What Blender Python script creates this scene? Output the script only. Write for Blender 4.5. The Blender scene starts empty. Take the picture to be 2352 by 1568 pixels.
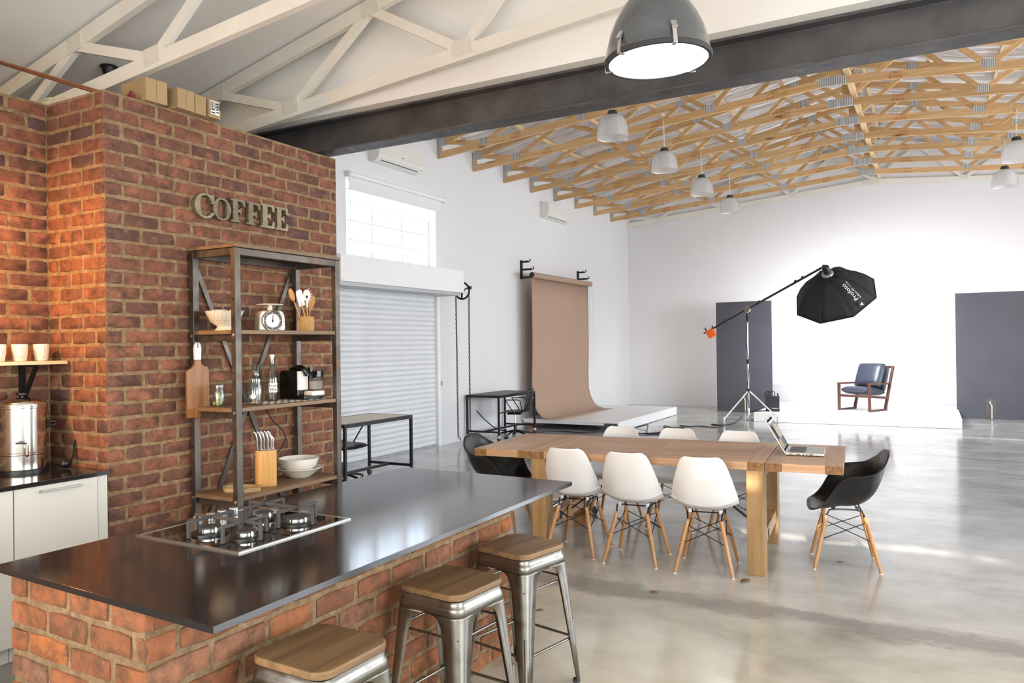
import bpy, bmesh, math, random
from mathutils import Vector, Matrix, Euler
random.seed(7)
PI = math.pi
scene = bpy.context.scene
COL = scene.collection

# ------------------------------------------------------------------ camera
F_PX, YAW, PITCH, ROLL, EYE = 1743.8, 0.503, 0.004, -0.0137, 1.6
def _cam():
    cy, sy, cp, sp = math.cos(YAW), math.sin(YAW), math.cos(PITCH), math.sin(PITCH)
    fwd = Vector((-sy*cp, cy*cp, sp)); right = Vector((cy, sy, 0)); up = right.cross(fwd)
    cr, sr = math.cos(ROLL), math.sin(ROLL)
    r2 = right*cr + up*sr; u2 = -right*sr + up*cr
    cd = bpy.data.cameras.new('camera'); co = bpy.data.objects.new('camera', cd); COL.objects.link(co)
    cd.sensor_width = 36.0; cd.sensor_fit = 'HORIZONTAL'; cd.lens = F_PX/2352*36.0
    cd.clip_start = 0.05; cd.clip_end = 200
    m = Matrix.Identity(4)
    for i in range(3):
        m[i][0] = r2[i]; m[i][1] = u2[i]; m[i][2] = -fwd[i]
    m[2][3] = EYE
    co.matrix_world = m
    scene.camera = co
_cam()

# ------------------------------------------------------------------ world, sun, daylight, exposure
world = bpy.data.worlds.new('world'); scene.world = world
world.use_nodes = True
wn = world.node_tree; wn.nodes.clear()
wo = wn.nodes.new('ShaderNodeOutputWorld'); wb = wn.nodes.new('ShaderNodeBackground')
ws = wn.nodes.new('ShaderNodeTexSky'); ws.sky_type = 'NISHITA'; ws.sun_disc = False
ws.sun_elevation = math.radians(28); ws.sun_rotation = math.radians(180); ws.dust_density = 2.0
wn.links.new(ws.outputs[0], wb.inputs[0]); wn.links.new(wb.outputs[0], wo.inputs[0])
wb.inputs[1].default_value = 0.55

def light(name, kind, loc, direction, energy, color=(1,1,1), size=(1,1), **kw):
    ld = bpy.data.lights.new(name, kind); ld.energy = energy; ld.color = color
    if kind == 'AREA':
        ld.shape = 'RECTANGLE'; ld.size, ld.size_y = size
    for k, v in kw.items(): setattr(ld, k, v)
    o = bpy.data.objects.new(name, ld); COL.objects.link(o); o.location = loc
    o.rotation_euler = Vector(direction).to_track_quat('-Z', 'Y').to_euler()
    return o
light('sun', 'SUN', (1, -6, 9), (-0.3, 1.87, -1.0), 14.0, (1.0, 0.93, 0.82), angle=math.radians(0.6))
DAY = (0.93, 0.96, 1.0)
# daylight coming in through the windows of the right wall and the left window
for wy, pw in ((7.6, 190), (11.2, 175), (14.8, 225)):
    light('window_daylight', 'AREA', (5.10, wy, 2.1), (-1, 0, -0.05), pw, DAY, (2.9, 2.4))
light('window_daylight', 'AREA', (5.10, 1.4, 1.75), (-1, 0.0, 0), 240, (0.97, 0.985, 1.0), (4.0, 2.5))
light('window_daylight', 'AREA', (-1.2, -1.30, 1.6), (0, 1, 0.05), 95, (0.96, 0.98, 1.0), (5.2, 1.5))
light('window_daylight', 'AREA', (-7.30, 9.0, 3.4), (1, 0, -0.1), 36, DAY, (2.4, 1.5))
vs = scene.view_settings
vs.view_transform = 'Standard'; vs.look = 'None'; vs.gamma = 1.0; vs.use_curve_mapping = False
vs.exposure = 0.26

# ------------------------------------------------------------------ helpers
def lin(h):
    h = h.lstrip('#'); out = []
    for i in (0, 2, 4):
        c = int(h[i:i+2], 16)/255
        out.append(c/12.92 if c <= .04045 else ((c+.055)/1.055)**2.4)
    return (*out, 1.0)
def mk(name):
    m = bpy.data.materials.new(name); m.use_nodes = True
    return m, m.node_tree, m.node_tree.nodes['Principled BSDF']
def nd(nt, typ, **kw):
    n = nt.nodes.new(typ)
    for k, v in kw.items(): setattr(n, k, v)
    return n
def coords(nt, scale=(1,1,1), kind='Object', rand=False, rot=(0,0,0)):
    tc = nd(nt, 'ShaderNodeTexCoord'); mp = nd(nt, 'ShaderNodeMapping')
    mp.inputs['Scale'].default_value = scale; mp.inputs['Rotation'].default_value = rot
    nt.links.new(tc.outputs[kind], mp.inputs['Vector'])
    if rand:
        oi = nd(nt, 'ShaderNodeObjectInfo'); mu = nd(nt, 'ShaderNodeMath', operation='MULTIPLY'); mu.inputs[1].default_value = 37.0
        nt.links.new(oi.outputs['Random'], mu.inputs[0]); nt.links.new(mu.outputs[0], mp.inputs['Location'])
    return mp.outputs[0]
def noise(nt, vec, scale, detail=4, rough=.55, dist=0):
    n = nd(nt, 'ShaderNodeTexNoise'); n.inputs['Scale'].default_value = scale
    n.inputs['Detail'].default_value = detail; n.inputs['Roughness'].default_value = rough; n.inputs['Distortion'].default_value = dist
    nt.links.new(vec, n.inputs['Vector']); return n.outputs['Fac']
def ramp(nt, fac, stops):
    r = nd(nt, 'ShaderNodeValToRGB'); el = r.color_ramp.elements
    while len(el) < len(stops): el.new(0.5)
    for e, (p, c) in zip(el, stops):
        e.position = p; e.color = c if len(c) == 4 else (*c, 1)
    nt.links.new(fac, r.inputs[0]); return r.outputs[0]
def mixc(nt, fac, a, b, mode='MIX'):
    m = nd(nt, 'ShaderNodeMix', data_type='RGBA', blend_type=mode)
    for sock, v in ((m.inputs[0], fac), (m.inputs[6], a), (m.inputs[7], b)):
        if hasattr(v, 'is_linked'): nt.links.new(v, sock)
        else: sock.default_value = v
    return m.outputs[2]
def bump(nt, b, h, strength=.3, dist=.01):
    n = nd(nt, 'ShaderNodeBump'); n.inputs['Strength'].default_value = strength; n.inputs['Distance'].default_value = dist
    nt.links.new(h, n.inputs['Height']); nt.links.new(n.outputs[0], b.inputs['Normal'])
def pm(name, col, rough=.5, metal=0.0, vary=.06, vscale=6, bmp=0, bscale=80, coat=0, trans=0, ior=1.45, emit=None, estr=0, alpha=None):
    m, nt, b = mk(name); c = lin(col) if isinstance(col, str) else (*col, 1)
    b.inputs['Roughness'].default_value = rough; b.inputs['Metallic'].default_value = metal
    b.inputs['Coat Weight'].default_value = coat; b.inputs['IOR'].default_value = ior
    vec = coords(nt)
    f = noise(nt, vec, vscale)
    lo = tuple(x*(1-vary) for x in c[:3]); hi = tuple(min(1, x*(1+vary)) for x in c[:3])
    nt.links.new(ramp(nt, f, [(.3, lo), (.7, hi)]), b.inputs['Base Color'])
    if bmp: bump(nt, b, noise(nt, vec, bscale), bmp, .004)
    if trans: b.inputs['Transmission Weight'].default_value = trans
    if emit:
        b.inputs['Emission Color'].default_value = lin(emit); b.inputs['Emission Strength'].default_value = estr
    return m
def wood(name, c1, c2, axis=0, scale=1.0, rough=.55, rand=.25, grain=1.0, dark=None):
    m, nt, b = mk(name)
    s = [26*scale]*3; s[axis] = 1.6*scale
    v = coords(nt, tuple(s), rand=True)
    f = noise(nt, v, 1.0, 5, .6, .6)
    stops = [(.25, lin(c1)), (.75, lin(c2))]
    if dark: stops = [(.18, lin(dark)), (.38, lin(c1)), (.75, lin(c2))]
    c = ramp(nt, f, stops)
    oi = nd(nt, 'ShaderNodeObjectInfo')
    mr = nd(nt, 'ShaderNodeMapRange'); mr.inputs[3].default_value = 1-rand; mr.inputs[4].default_value = 1+rand*.4
    nt.links.new(oi.outputs['Random'], mr.inputs[0])
    hs = nd(nt, 'ShaderNodeHueSaturation'); nt.links.new(mr.outputs[0], hs.inputs['Value']); nt.links.new(c, hs.inputs['Color'])
    nt.links.new(hs.outputs[0], b.inputs['Base Color'])
    b.inputs['Roughness'].default_value = rough
    s2 = [90*scale]*3; s2[axis] = 4*scale
    bump(nt, b, noise(nt, coords(nt, tuple(s2), rand=True), 1.0, 3), .12*grain, .003)
    return m

# ------------------------------------------------------------------ mesh builder
class MB:
    def __init__(s): s.v, s.f = [], []
    def add(s, vs, fs):
        o = len(s.v); s.v += [tuple(v) for v in vs]; s.f += [tuple(i+o for i in f) for f in fs]; return s
    def box(s, c, d, rz=0, R=None):
        hx, hy, hz = d[0]/2, d[1]/2, d[2]/2
        M = R if R is not None else Matrix.Rotation(rz, 3, 'Z')
        vs = [Vector(c)+M@Vector((x*hx, y*hy, z*hz)) for x in (-1,1) for y in (-1,1) for z in (-1,1)]
        return s.add(vs, [(0,1,3,2),(4,6,7,5),(0,4,5,1),(2,3,7,6),(0,2,6,4),(1,5,7,3)])
    def b2(s, x0, x1, y0, y1, z0, z1):
        return s.box(((x0+x1)/2, (y0+y1)/2, (z0+z1)/2), (abs(x1-x0), abs(y1-y0), abs(z1-z0)))
    def bar(s, a, b, w, h, up=(0,0,1)):
        """rectangular bar from a to b: w sideways, h along up"""
        a, b = Vector(a), Vector(b); d = (b-a); L = d.length; d.normalize()
        u = Vector(up); x = d.cross(u)
        if x.length < 1e-4: x = d.cross(Vector((1,0,0)))
        x.normalize(); u = x.cross(d)
        R = Matrix((d, x, u)).transposed()
        return s.box((a+b)/2, (L, w, h), R=R)
    def tube(s, pts, r, n=8, cap=True, closed=False):
        pts = [Vector(p) for p in pts]; rs = r if isinstance(r, (list, tuple)) else [r]*len(pts)
        N = len(pts); rings = []; up = None
        for i, p in enumerate(pts):
            if closed: t = pts[(i+1) % N]-pts[i-1]
            else: t = pts[min(i+1, N-1)]-pts[max(i-1, 0)]
            t.normalize()
            if up is None:
                up = Vector((0,0,1)) if abs(t.z) < .9 else Vector((1,0,0))
            x = t.cross(up); x.normalize(); up = x.cross(t); up.normalize()
            rings.append([p+(x*math.cos(2*PI*k/n)+up*math.sin(2*PI*k/n))*rs[i] for k in range(n)])
        vs = [v for ring in rings for v in ring]; fs = []
        for i in range(N if closed else N-1):
            j = (i+1) % N
            for k in range(n):
                l = (k+1) % n
                fs.append((i*n+k, i*n+l, j*n+l, j*n+k))
        if cap and not closed:
            fs.append(tuple(range(n-1, -1, -1))); fs.append(tuple((N-1)*n+k for k in range(n)))
        return s.add(vs, fs)
    def cyl(s, a, b, r, r2=None, n=16): return s.tube([a, b], [r, r if r2 is None else r2], n)
    def lathe(s, prof, n=24, c=(0,0,0), R=None):
        c = Vector(c); vs, fs = [], []; P = len(prof)
        for k in range(n):
            a = 2*PI*k/n
            for r, z in prof:
                v = Vector((r*math.cos(a), r*math.sin(a), z))
                vs.append(c+(R@v if R is not None else v))
        for k in range(n):
            l = (k+1) % n
            for i in range(P-1):
                q = []
                for idx in (k*P+i, l*P+i, l*P+i+1, k*P+i+1): q.append(idx)
                if prof[i][0] < 1e-6: q = [k*P+i, l*P+i+1, k*P+i+1]
                elif prof[i+1][0] < 1e-6: q = [k*P+i, l*P+i, k*P+i+1]
                fs.append(tuple(q))
        return s.add(vs, fs)
    def prism(s, poly, t0, t1, axis='z', R=None, c=(0,0,0)):
        """2-D outline extruded along an axis; poly in the two other axes"""
        def P(a, b, t):
            v = {'z': Vector((a,b,t)), 'y': Vector((a,t,b)), 'x': Vector((t,a,b))}[axis]
            return Vector(c)+(R@v if R is not None else v)
        n = len(poly)
        vs = [P(a,b,t0) for a,b in poly]+[P(a,b,t1) for a,b in poly]
        fs = [tuple(range(n-1,-1,-1)), tuple(range(n, 2*n))]+[(i,(i+1)%n,n+(i+1)%n,n+i) for i in range(n)]
        return s.add(vs, fs)
    def sphere(s, c, r, n=10, m=6, sq=(1,1,1)):
        pr = [(r*math.sin(PI*i/m), -r*math.cos(PI*i/m)) for i in range(m+1)]
        pr[0] = (0, -r); pr[-1] = (0, r)
        R = Matrix.Diagonal(Vector(sq))
        return s.lathe(pr, n, c, R)
    def mesh(s, name, smooth=None):
        me = bpy.data.meshes.new(name); me.from_pydata(s.v, [], s.f); me.update()
        bm = bmesh.new(); bm.from_mesh(me); bmesh.ops.remove_doubles(bm, verts=bm.verts, dist=1e-6)
        bmesh.ops.recalc_face_normals(bm, faces=bm.faces); bm.to_mesh(me); bm.free()
        if smooth is not None:
            for p in me.polygons: p.use_smooth = True
            me.set_sharp_from_angle(angle=math.radians(smooth))
        return me
    def build(s, name, m, parent=None, smooth=None, bevel=0, seg=2, subsurf=0, solid=0):
        me = s.mesh(name, smooth if smooth is not None else (40 if bevel else None))
        return link(name, me, m, parent, bevel, seg, subsurf, solid)
def link(name, me, m, parent=None, bevel=0, seg=2, subsurf=0, solid=0):
    if m is not None and not me.materials: me.materials.append(m)
    o = bpy.data.objects.new(name, me); COL.objects.link(o)
    if parent is not None: o.parent = parent
    if solid:
        md = o.modifiers.new('s', 'SOLIDIFY'); md.thickness = solid; md.offset = 0
    if subsurf:
        md = o.modifiers.new('u', 'SUBSURF'); md.levels = md.render_levels = subsurf
    if bevel:
        md = o.modifiers.new('b', 'BEVEL'); md.width = bevel; md.segments = seg; md.limit_method = 'ANGLE'; md.angle_limit = math.radians(40)
        md.harden_normals = True
    return o
def tag(o, label, cat, group=None, kind=None):
    o['label'] = label; o['category'] = cat
    if group: o['group'] = group
    if kind: o['kind'] = kind
    return o
def thing(name, label, cat, loc=(0,0,0), rz=0, group=None, kind=None):
    o = bpy.data.objects.new(name, None); COL.objects.link(o)
    o.empty_display_size = .1; o.location = loc; o.rotation_euler = (0,0,rz)
    return tag(o, label, cat, group, kind)
def struct(o, label=None):
    o['kind'] = 'structure'
    if label: o['label'] = label
    return o
def copy_tree(o, parent=None, loc=None, rz=None, label=None):
    c = o.copy(); COL.objects.link(c)
    if parent is not None: c.parent = parent
    if loc is not None: c.location = loc
    if rz is not None: c.rotation_euler = (0,0,rz)
    if label: c['label'] = label
    for ch in o.children: copy_tree(ch, c)
    return c
def rrect(w, d, r, n=4, c=(0,0)):
    pts = []
    for sx, sy, a0 in ((1,1,0), (-1,1,PI/2), (-1,-1,PI), (1,-1,1.5*PI)):
        for k in range(n+1):
            a = a0+PI/2*k/n
            pts.append((c[0]+sx*(w/2-r)+r*math.cos(a), c[1]+sy*(d/2-r)+r*math.sin(a)))
    return pts
def text_mesh(txt, size, depth=0.0, align='CENTER'):
    cu = bpy.data.curves.new('t', 'FONT'); cu.body = txt; cu.size = size; cu.extrude = depth; cu.align_x = align; cu.resolution_u = 2
    o = bpy.data.objects.new('t', cu); COL.objects.link(o)
    dg = bpy.context.evaluated_depsgraph_get(); me = bpy.data.meshes.new_from_object(o.evaluated_get(dg))
    me.materials.clear()
    bpy.data.objects.remove(o); bpy.data.curves.remove(cu)
    return me
def warp(me, fn):
    for v in me.vertices: v.co = fn(v.co)
    me.update(); return me
# ------------------------------------------------------------------ materials
WHITE = pm('white_wall_paint', '#e3e3e5', .75, vary=.012, vscale=.8, bmp=.05, bscale=60)
WHITE2 = pm('white_ceiling_paint', '#efeeeb', .7, vary=.02, vscale=.7, bmp=.04, bscale=40)
TRUSSW = pm('white_painted_timber', '#e6e2d8', .55, vary=.04, vscale=3, bmp=.12, bscale=30)
PLATE_W = pm('white_painted_nail_plate', '#ddd8cd', .55, vary=.05, vscale=30, bmp=.6, bscale=160)
GLOSSW = pm('white_gloss_paint', '#f0f0f1', .35, vary=.01, vscale=1)
CABW = pm('cream_white_cabinet_board', '#cfcdc4', .35, vary=.01, vscale=1)
PLASTICW = pm('white_plastic', '#e4e2dc', .33, vary=.01, vscale=2)
CERAMIC = pm('white_ceramic', '#e6e2d8', .15, vary=.01, vscale=3, coat=.3)
ENAMEL = pm('cream_enamel', '#ded5c2', .22, vary=.02, vscale=4, coat=.4)
BLACKP = pm('black_plastic', '#141416', .35, vary=.1, vscale=5)
BLACKM = pm('matt_black_metal', '#1d1d1f', .5, .3, vary=.12, vscale=9)
GREYRUB = pm('grey_rubber', '#3a3a3d', .7, vary=.1)
CHROME = pm('chrome', '#d9dadc', .12, 1.0, vary=.03)
STEEL = pm('stainless_steel', '#cfcdc8', .16, 1.0, vary=.04, vscale=3)
BRUSHED = pm('brushed_aluminium', '#bdbcb8', .34, 1.0, vary=.05, vscale=14)
ALU = pm('galvanised_steel', '#b9bbbd', .5, .5, vary=.16, vscale=40, bmp=.3, bscale=150)
ORANGE = pm('orange_plastic', '#e8641c', .45, vary=.05)
CARD = pm('brown_cardboard', '#a58a64', .8, vary=.1, vscale=9, bmp=.1, bscale=60)
PAPERW = pm('white_label_paper', '#eeeeea', .7, vary=.02)
INK = pm('black_ink', '#1a1a1a', .7, vary=.02)
REDINK = pm('red_stamp_ink', '#a83a1e', .7, vary=.25, vscale=60)
COPPER = pm('copper_pipe', '#c07850', .3, 1.0, vary=.12, vscale=12)
MAROON = pm('maroon_plastic', '#7a1f33', .5)
CABLE = pm('black_cable', '#18181a', .55)
DARKCH = pm('dark_charcoal_fabric', '#232329', .75, vary=.12, vscale=14, bmp=.25, bscale=220)
LEATHER = pm('dark_blue_leather', '#2c313d', .36, vary=.12, vscale=8, bmp=.25, bscale=70)
WALNUT = wood('dark_walnut', '#3c241b', '#5d3a2b', 2, 1.2, .45)
PANELB = pm('black_board', '#44454e', .6, vary=.1, vscale=1.6, bmp=.08, bscale=60)
KRAFT = pm('tan_backdrop_paper', '#ae9381', .85, vary=.02, vscale=1)
CONCRETE_B = None
GRANITE = None

def m_island_stone():
    m, nt, b = mk('black_honed_stone')
    v = coords(nt); f = noise(nt, v, 240, 2)
    nt.links.new(ramp(nt, f, [(.35, lin('#1c1b1e')), (.72, lin('#262528')), (.8, lin('#38383c'))]), b.inputs['Base Color'])
    r = ramp(nt, noise(nt, v, 3), [(.3, (.09,)*3), (.7, (.12,)*3)])
    nt.links.new(r, b.inputs['Roughness']); b.inputs['IOR'].default_value = 1.7
    return m
STONE = m_island_stone()

def m_concrete():
    m, nt, b = mk('polished_concrete')
    v = coords(nt)
    n1 = noise(nt, v, .55, 6, .6, .4); n2 = noise(nt, v, 1.7, 9, .66, .25); n3 = noise(nt, coords(nt, (1.0, 1.8, 1)), 1.1, 9, .62, .3)
    warm = ramp(nt, n2, [(.33, lin('#b3a88e')), (.5, lin('#d1c7b0')), (.66, lin('#e0d8c4'))])
    grey = ramp(nt, n3, [(.32, lin('#858581')), (.5, lin('#a8a7a3')), (.68, lin('#bebdb9'))])
    # cooler slab in the hall, warmer slab under the kitchen, joined along an old wall line
    sx = nd(nt, 'ShaderNodeSeparateXYZ'); tc = nd(nt, 'ShaderNodeTexCoord'); nt.links.new(tc.outputs['Object'], sx.inputs[0])
    mr = nd(nt, 'ShaderNodeMapRange'); mr.inputs[1].default_value = 3.2; mr.inputs[2].default_value = 7.2
    ad = nd(nt, 'ShaderNodeMath', operation='MULTIPLY_ADD'); ad.inputs[1].default_value = 2.2; 
    nt.links.new(n1, ad.inputs[0]); nt.links.new(sx.outputs['Y'], ad.inputs[2]); nt.links.new(ad.outputs[0], mr.inputs[0])
    c = mixc(nt, mr.outputs[0], warm, grey)
    # broken cement seam
    wob = noise(nt, coords(nt, (1.1, 2.5, 1)), 1.6, 6, .7)
    d = nd(nt, 'ShaderNodeMath', operation='MULTIPLY_ADD'); d.inputs[1].default_value = .55; d.inputs[2].default_value = -.275
    nt.links.new(wob, d.inputs[0])
    e = nd(nt, 'ShaderNodeMath', operation='SUBTRACT'); nt.links.new(sx.outputs['Y'], e.inputs[0]); e.inputs[1].default_value = 4.66
    g = nd(nt, 'ShaderNodeMath', operation='SUBTRACT'); nt.links.new(e.outputs[0], g.inputs[0]); nt.links.new(d.outputs[0], g.inputs[1])
    a = nd(nt, 'ShaderNodeMath', operation='ABSOLUTE'); nt.links.new(g.outputs[0], a.inputs[0])
    brk = noise(nt, coords(nt, (3, 7, 1)), 2.6, 12, .82)
    wid = nd(nt, 'ShaderNodeMath', operation='MULTIPLY_ADD'); wid.inputs[1].default_value = -.46; wid.inputs[2].default_value = .16
    nt.links.new(brk, wid.inputs[0])
    s2 = nd(nt, 'ShaderNodeMath', operation='ADD'); nt.links.new(a.outputs[0], s2.inputs[0]); nt.links.new(wid.outputs[0], s2.inputs[1])
    seam = ramp(nt, s2.outputs[0], [(.0, (.62,)*3), (.05, (.34,)*3), (.12, (0,)*3)])
    c = mixc(nt, seam, c, lin('#6c665e'))
    nt.links.new(c, b.inputs['Base Color'])
    rr = ramp(nt, n2, [(.3, (.15,)*3), (.7, (.26,)*3)])
    rr2 = mixc(nt, seam, rr, (.55,.55,.55,1))
    nt.links.new(rr2, b.inputs['Roughness'])
    b.inputs['Coat Weight'].default_value = .35; b.inputs['Coat Roughness'].default_value = .08
    bump(nt, b, n2, .05, .01)
    return m
CONCRETE = m_concrete()

def m_brick(name, stops, dark, rough=.8):
    m, nt, b = mk(name)
    oi = nd(nt, 'ShaderNodeObjectInfo')
    base = ramp(nt, oi.outputs['Random'], stops)
    v = coords(nt, rand=True)
    mott = noise(nt, v, 15, 8, .75, .3)
    c = mixc(nt, ramp(nt, mott, [(.34, (.9,)*3), (.56, (0,)*3)]), base, lin(dark))
    c = mixc(nt, ramp(nt, noise(nt, v, 9, 4), [(.55, (0,)*3), (.75, (.45,)*3)]), c, lin('#c27a5c'))
    c = mixc(nt, ramp(nt, noise(nt, v, 130, 2), [(.68, (0,)*3), (.74, (.5,)*3)]), c, lin('#d0b08c'))
    nt.links.new(c, b.inputs['Base Color']); b.inputs['Roughness'].default_value = rough
    h = nd(nt, 'ShaderNodeMath', operation='ADD'); nt.links.new(noise(nt, v, 60, 6, .7), h.inputs[0]); nt.links.new(noise(nt, v, 14, 3), h.inputs[1])
    bump(nt, b, h.outputs[0], .55, .006)
    return m
BRICK = m_brick('red_clay_brick', [(0, lin('#624033')), (.15, lin('#7f4f3b')), (.4, lin('#8a553d')), (.6, lin('#714837')), (.78, lin('#925b41')), (.9, lin('#563f3d')), (1, lin('#805039'))], '#3e2d27')
BRICK2 = m_brick('orange_red_stock_brick', [(0, lin('#845034')), (.25, lin('#945832')), (.45, lin('#784a32')), (.65, lin('#a4602e')), (.85, lin('#8a604a')), (1, lin('#8e5430'))], '#4c3a2a')
def m_mortar():
    m, nt, b = mk('sandy_mortar'); v = coords(nt)
    nt.links.new(ramp(nt, noise(nt, v, 26, 8, .7), [(.3, lin('#735c42')), (.5, lin('#9a7f5e')), (.72, lin('#baa07e'))]), b.inputs['Base Color'])
    b.inputs['Roughness'].default_value = .95
    bump(nt, b, noise(nt, v, 70, 8, .75), .9, .012)
    return m
MORTAR = m_mortar()

def m_plate():
    m, nt, b = mk('pressed_nail_plate'); v = coords(nt, (1,1,1))
    w = nd(nt, 'ShaderNodeTexWave', wave_type='BANDS', bands_direction='X'); w.inputs['Scale'].default_value = 14; w.inputs['Distortion'].default_value = .6
    nt.links.new(v, w.inputs['Vector'])
    c = ramp(nt, w.outputs['Fac'], [(.2, lin('#8e9093')), (.6, lin('#d6d8da'))])
    nt.links.new(c, b.inputs['Base Color']); b.inputs['Metallic'].default_value = .35; b.inputs['Roughness'].default_value = .45
    bump(nt, b, w.outputs['Fac'], .6, .006)
    return m
PLATE = m_plate()
def m_foil():
    m, nt, b = mk('silver_roof_foil'); v = coords(nt, (.5, 3.0, 1))
    b.inputs['Metallic'].default_value = .55; b.inputs['Roughness'].default_value = .3
    nt.links.new(ramp(nt, noise(nt, v, 2, 4), [(.3, lin('#cfcfd1')), (.7, lin('#f4f4f6'))]), b.inputs['Base Color'])
    bump(nt, b, noise(nt, v, 1.6, 3, .5, 1.0), .9, .12)
    return m
FOIL = m_foil()
def m_patina(name, a, bcol, rust, rough=.38, metal=.85, amt=.5):
    m, nt, b = mk(name); v = coords(nt, rand=True)
    c = ramp(nt, noise(nt, v, 4, 5, .6), [(.3, lin(a)), (.7, lin(bcol))])
    c = mixc(nt, ramp(nt, noise(nt, v, 9, 6, .7), [(.55, (0,)*3), (.72, (amt,)*3)]), c, lin(rust))
    nt.links.new(c, b.inputs['Base Color']); b.inputs['Metallic'].default_value = metal
    nt.links.new(ramp(nt, noise(nt, v, 16, 4), [(.3, (rough-.08,)*3), (.7, (rough+.14,)*3)]), b.inputs['Roughness'])
    bump(nt, b, noise(nt, v, 40, 4), .06, .004)
    return m
BEAMST = m_patina('mill_scale_steel', '#4b4b4e', '#676668', '#80766b', .40, .6, .2)
SHELFST = m_patina('raw_dark_steel', '#4a4642', '#6a645e', '#7a5436', .4, .8, .55)
STOOLST = m_patina('raw_brushed_steel', '#7f7c76', '#989590', '#6c675f', .33, 1.0, .35)
def add_knots(m, sx=1.3, sz=5.0):
    nt = m.node_tree; b = nt.nodes['Principled BSDF']; src = b.inputs['Base Color'].links[0].from_socket
    vo = nd(nt, 'ShaderNodeTexVoronoi'); vo.inputs['Scale'].default_value = 1.0
    nt.links.new(coords(nt, (sx, 3, sz), rand=True), vo.inputs['Vector'])
    nt.links.new(mixc(nt, ramp(nt, vo.outputs['Distance'], [(.05, (.85,)*3), (.10, (.25,)*3), (.16, (0,)*3)]), src, lin('#6a4320')), b.inputs['Base Color'])
    return m
PINE = wood('pine_truss_timber', '#cba06a', '#e2c296', 0, .8, .6, .18, dark='#b08652')
add_knots(PINE)
PINE_L = wood('pale_pine_runner', '#d8b486', '#ecd3a8', 1, .8, .6, .1)
OAKTOP = wood('oiled_teak_board', '#ac8462', '#cfab8a', 0, .7, .38, .14, dark='#8d6a4a')
OAKTOPY = wood('oiled_teak_cross_board', '#a67e5a', '#c9a582', 1, .7, .38, .14, dark='#835f42')
OAKLEG = wood('oiled_teak_leg', '#8c6c44', '#aa8a5c', 2, .7, .42, .12, dark='#6f5334')
SEATW = wood('grey_brown_elm', '#6e553c', '#957650', 1, .8, .45, .14, dark='#54402d')
SHELFW = wood('worn_plywood_shelf', '#6f5740', '#8d7254', 1, .8, .5, .12, dark='#523d2a')
BEECH = wood('beech_dowel', '#ab7b4c', '#c39564', 2, 1.2, .4, .08)
BAMBOO = wood('bamboo', '#c08f4e', '#dbae6c', 2, 2.2, .4, .06)
ACACIA = wood('acacia_board', '#875730', '#ad7a4a', 2, 1.0, .4, .05, dark='#4e3018')
SPOONW = wood('beech_spoon', '#b57f45', '#d09d62', 2, 2.0, .5, .1)
SHELFPALE = wood('pale_laminate_shelf', '#d5be92', '#e3cfa6', 1, .8, .4, .04)
def m_glass(name, col='#ffffff', rough=.02):
    m, nt, b = mk(name); nt.nodes.remove(b); out = nt.nodes['Material Output']
    tr = nd(nt, 'ShaderNodeBsdfTransparent'); gl = nd(nt, 'ShaderNodeBsdfGlossy'); mx = nd(nt, 'ShaderNodeMixShader'); lw = nd(nt, 'ShaderNodeLayerWeight')
    nz = noise(nt, coords(nt), 3)
    tr.inputs[0].default_value = lin(col); gl.inputs['Roughness'].default_value = rough; lw.inputs[0].default_value = .35
    nt.links.new(ramp(nt, lw.outputs['Facing'], [(0, (.06,)*3), (.75, (.25,)*3), (1, (.85,)*3)]), mx.inputs[0])
    nt.links.new(tr.outputs[0], mx.inputs[1]); nt.links.new(gl.outputs[0], mx.inputs[2]); nt.links.new(mx.outputs[0], out.inputs[0])
    return m
GLASS = m_glass('clear_glass', '#eef2f0')
WGLASS = m_glass('window_glass', '#ffffff')
def m_prism():
    m, nt, b = mk('frosted_prismatic_acrylic'); nt.nodes.remove(b); out = nt.nodes['Material Output']
    tr = nd(nt, 'ShaderNodeBsdfTransparent'); tl = nd(nt, 'ShaderNodeBsdfTranslucent'); gl = nd(nt, 'ShaderNodeBsdfGlossy'); df = nd(nt, 'ShaderNodeBsdfDiffuse')
    tl.inputs[0].default_value = (.96,.96,.97,1); df.inputs[0].default_value = (.92,.92,.93,1); gl.inputs['Roughness'].default_value = .15; tr.inputs[0].default_value = (.92,.92,.92,1)
    v = coords(nt, (1,1,1)); w = nd(nt, 'ShaderNodeTexWave', wave_type='BANDS', bands_direction='Z'); w.inputs['Scale'].default_value = 40; nt.links.new(v, w.inputs[0])
    m1 = nd(nt, 'ShaderNodeMixShader'); m2 = nd(nt, 'ShaderNodeMixShader'); m3 = nd(nt, 'ShaderNodeMixShader')
    m1.inputs[0].default_value = .5; nt.links.new(tl.outputs[0], m1.inputs[1]); nt.links.new(df.outputs[0], m1.inputs[2])
    nt.links.new(ramp(nt, w.outputs['Fac'], [(0, (.30,)*3), (1, (.48,)*3)]), m2.inputs[0]); nt.links.new(tr.outputs[0], m2.inputs[1]); nt.links.new(m1.outputs[0], m2.inputs[2])
    lw = nd(nt, 'ShaderNodeLayerWeight'); lw.inputs[0].default_value = .3; nt.links.new(ramp(nt, lw.outputs['Facing'], [(0, (.08,)*3), (1, (.5,)*3)]), m3.inputs[0])
    nt.links.new(m2.outputs[0], m3.inputs[1]); nt.links.new(gl.outputs[0], m3.inputs[2]); nt.links.new(m3.outputs[0], out.inputs[0])
    return m
PRISM = m_prism()
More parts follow.
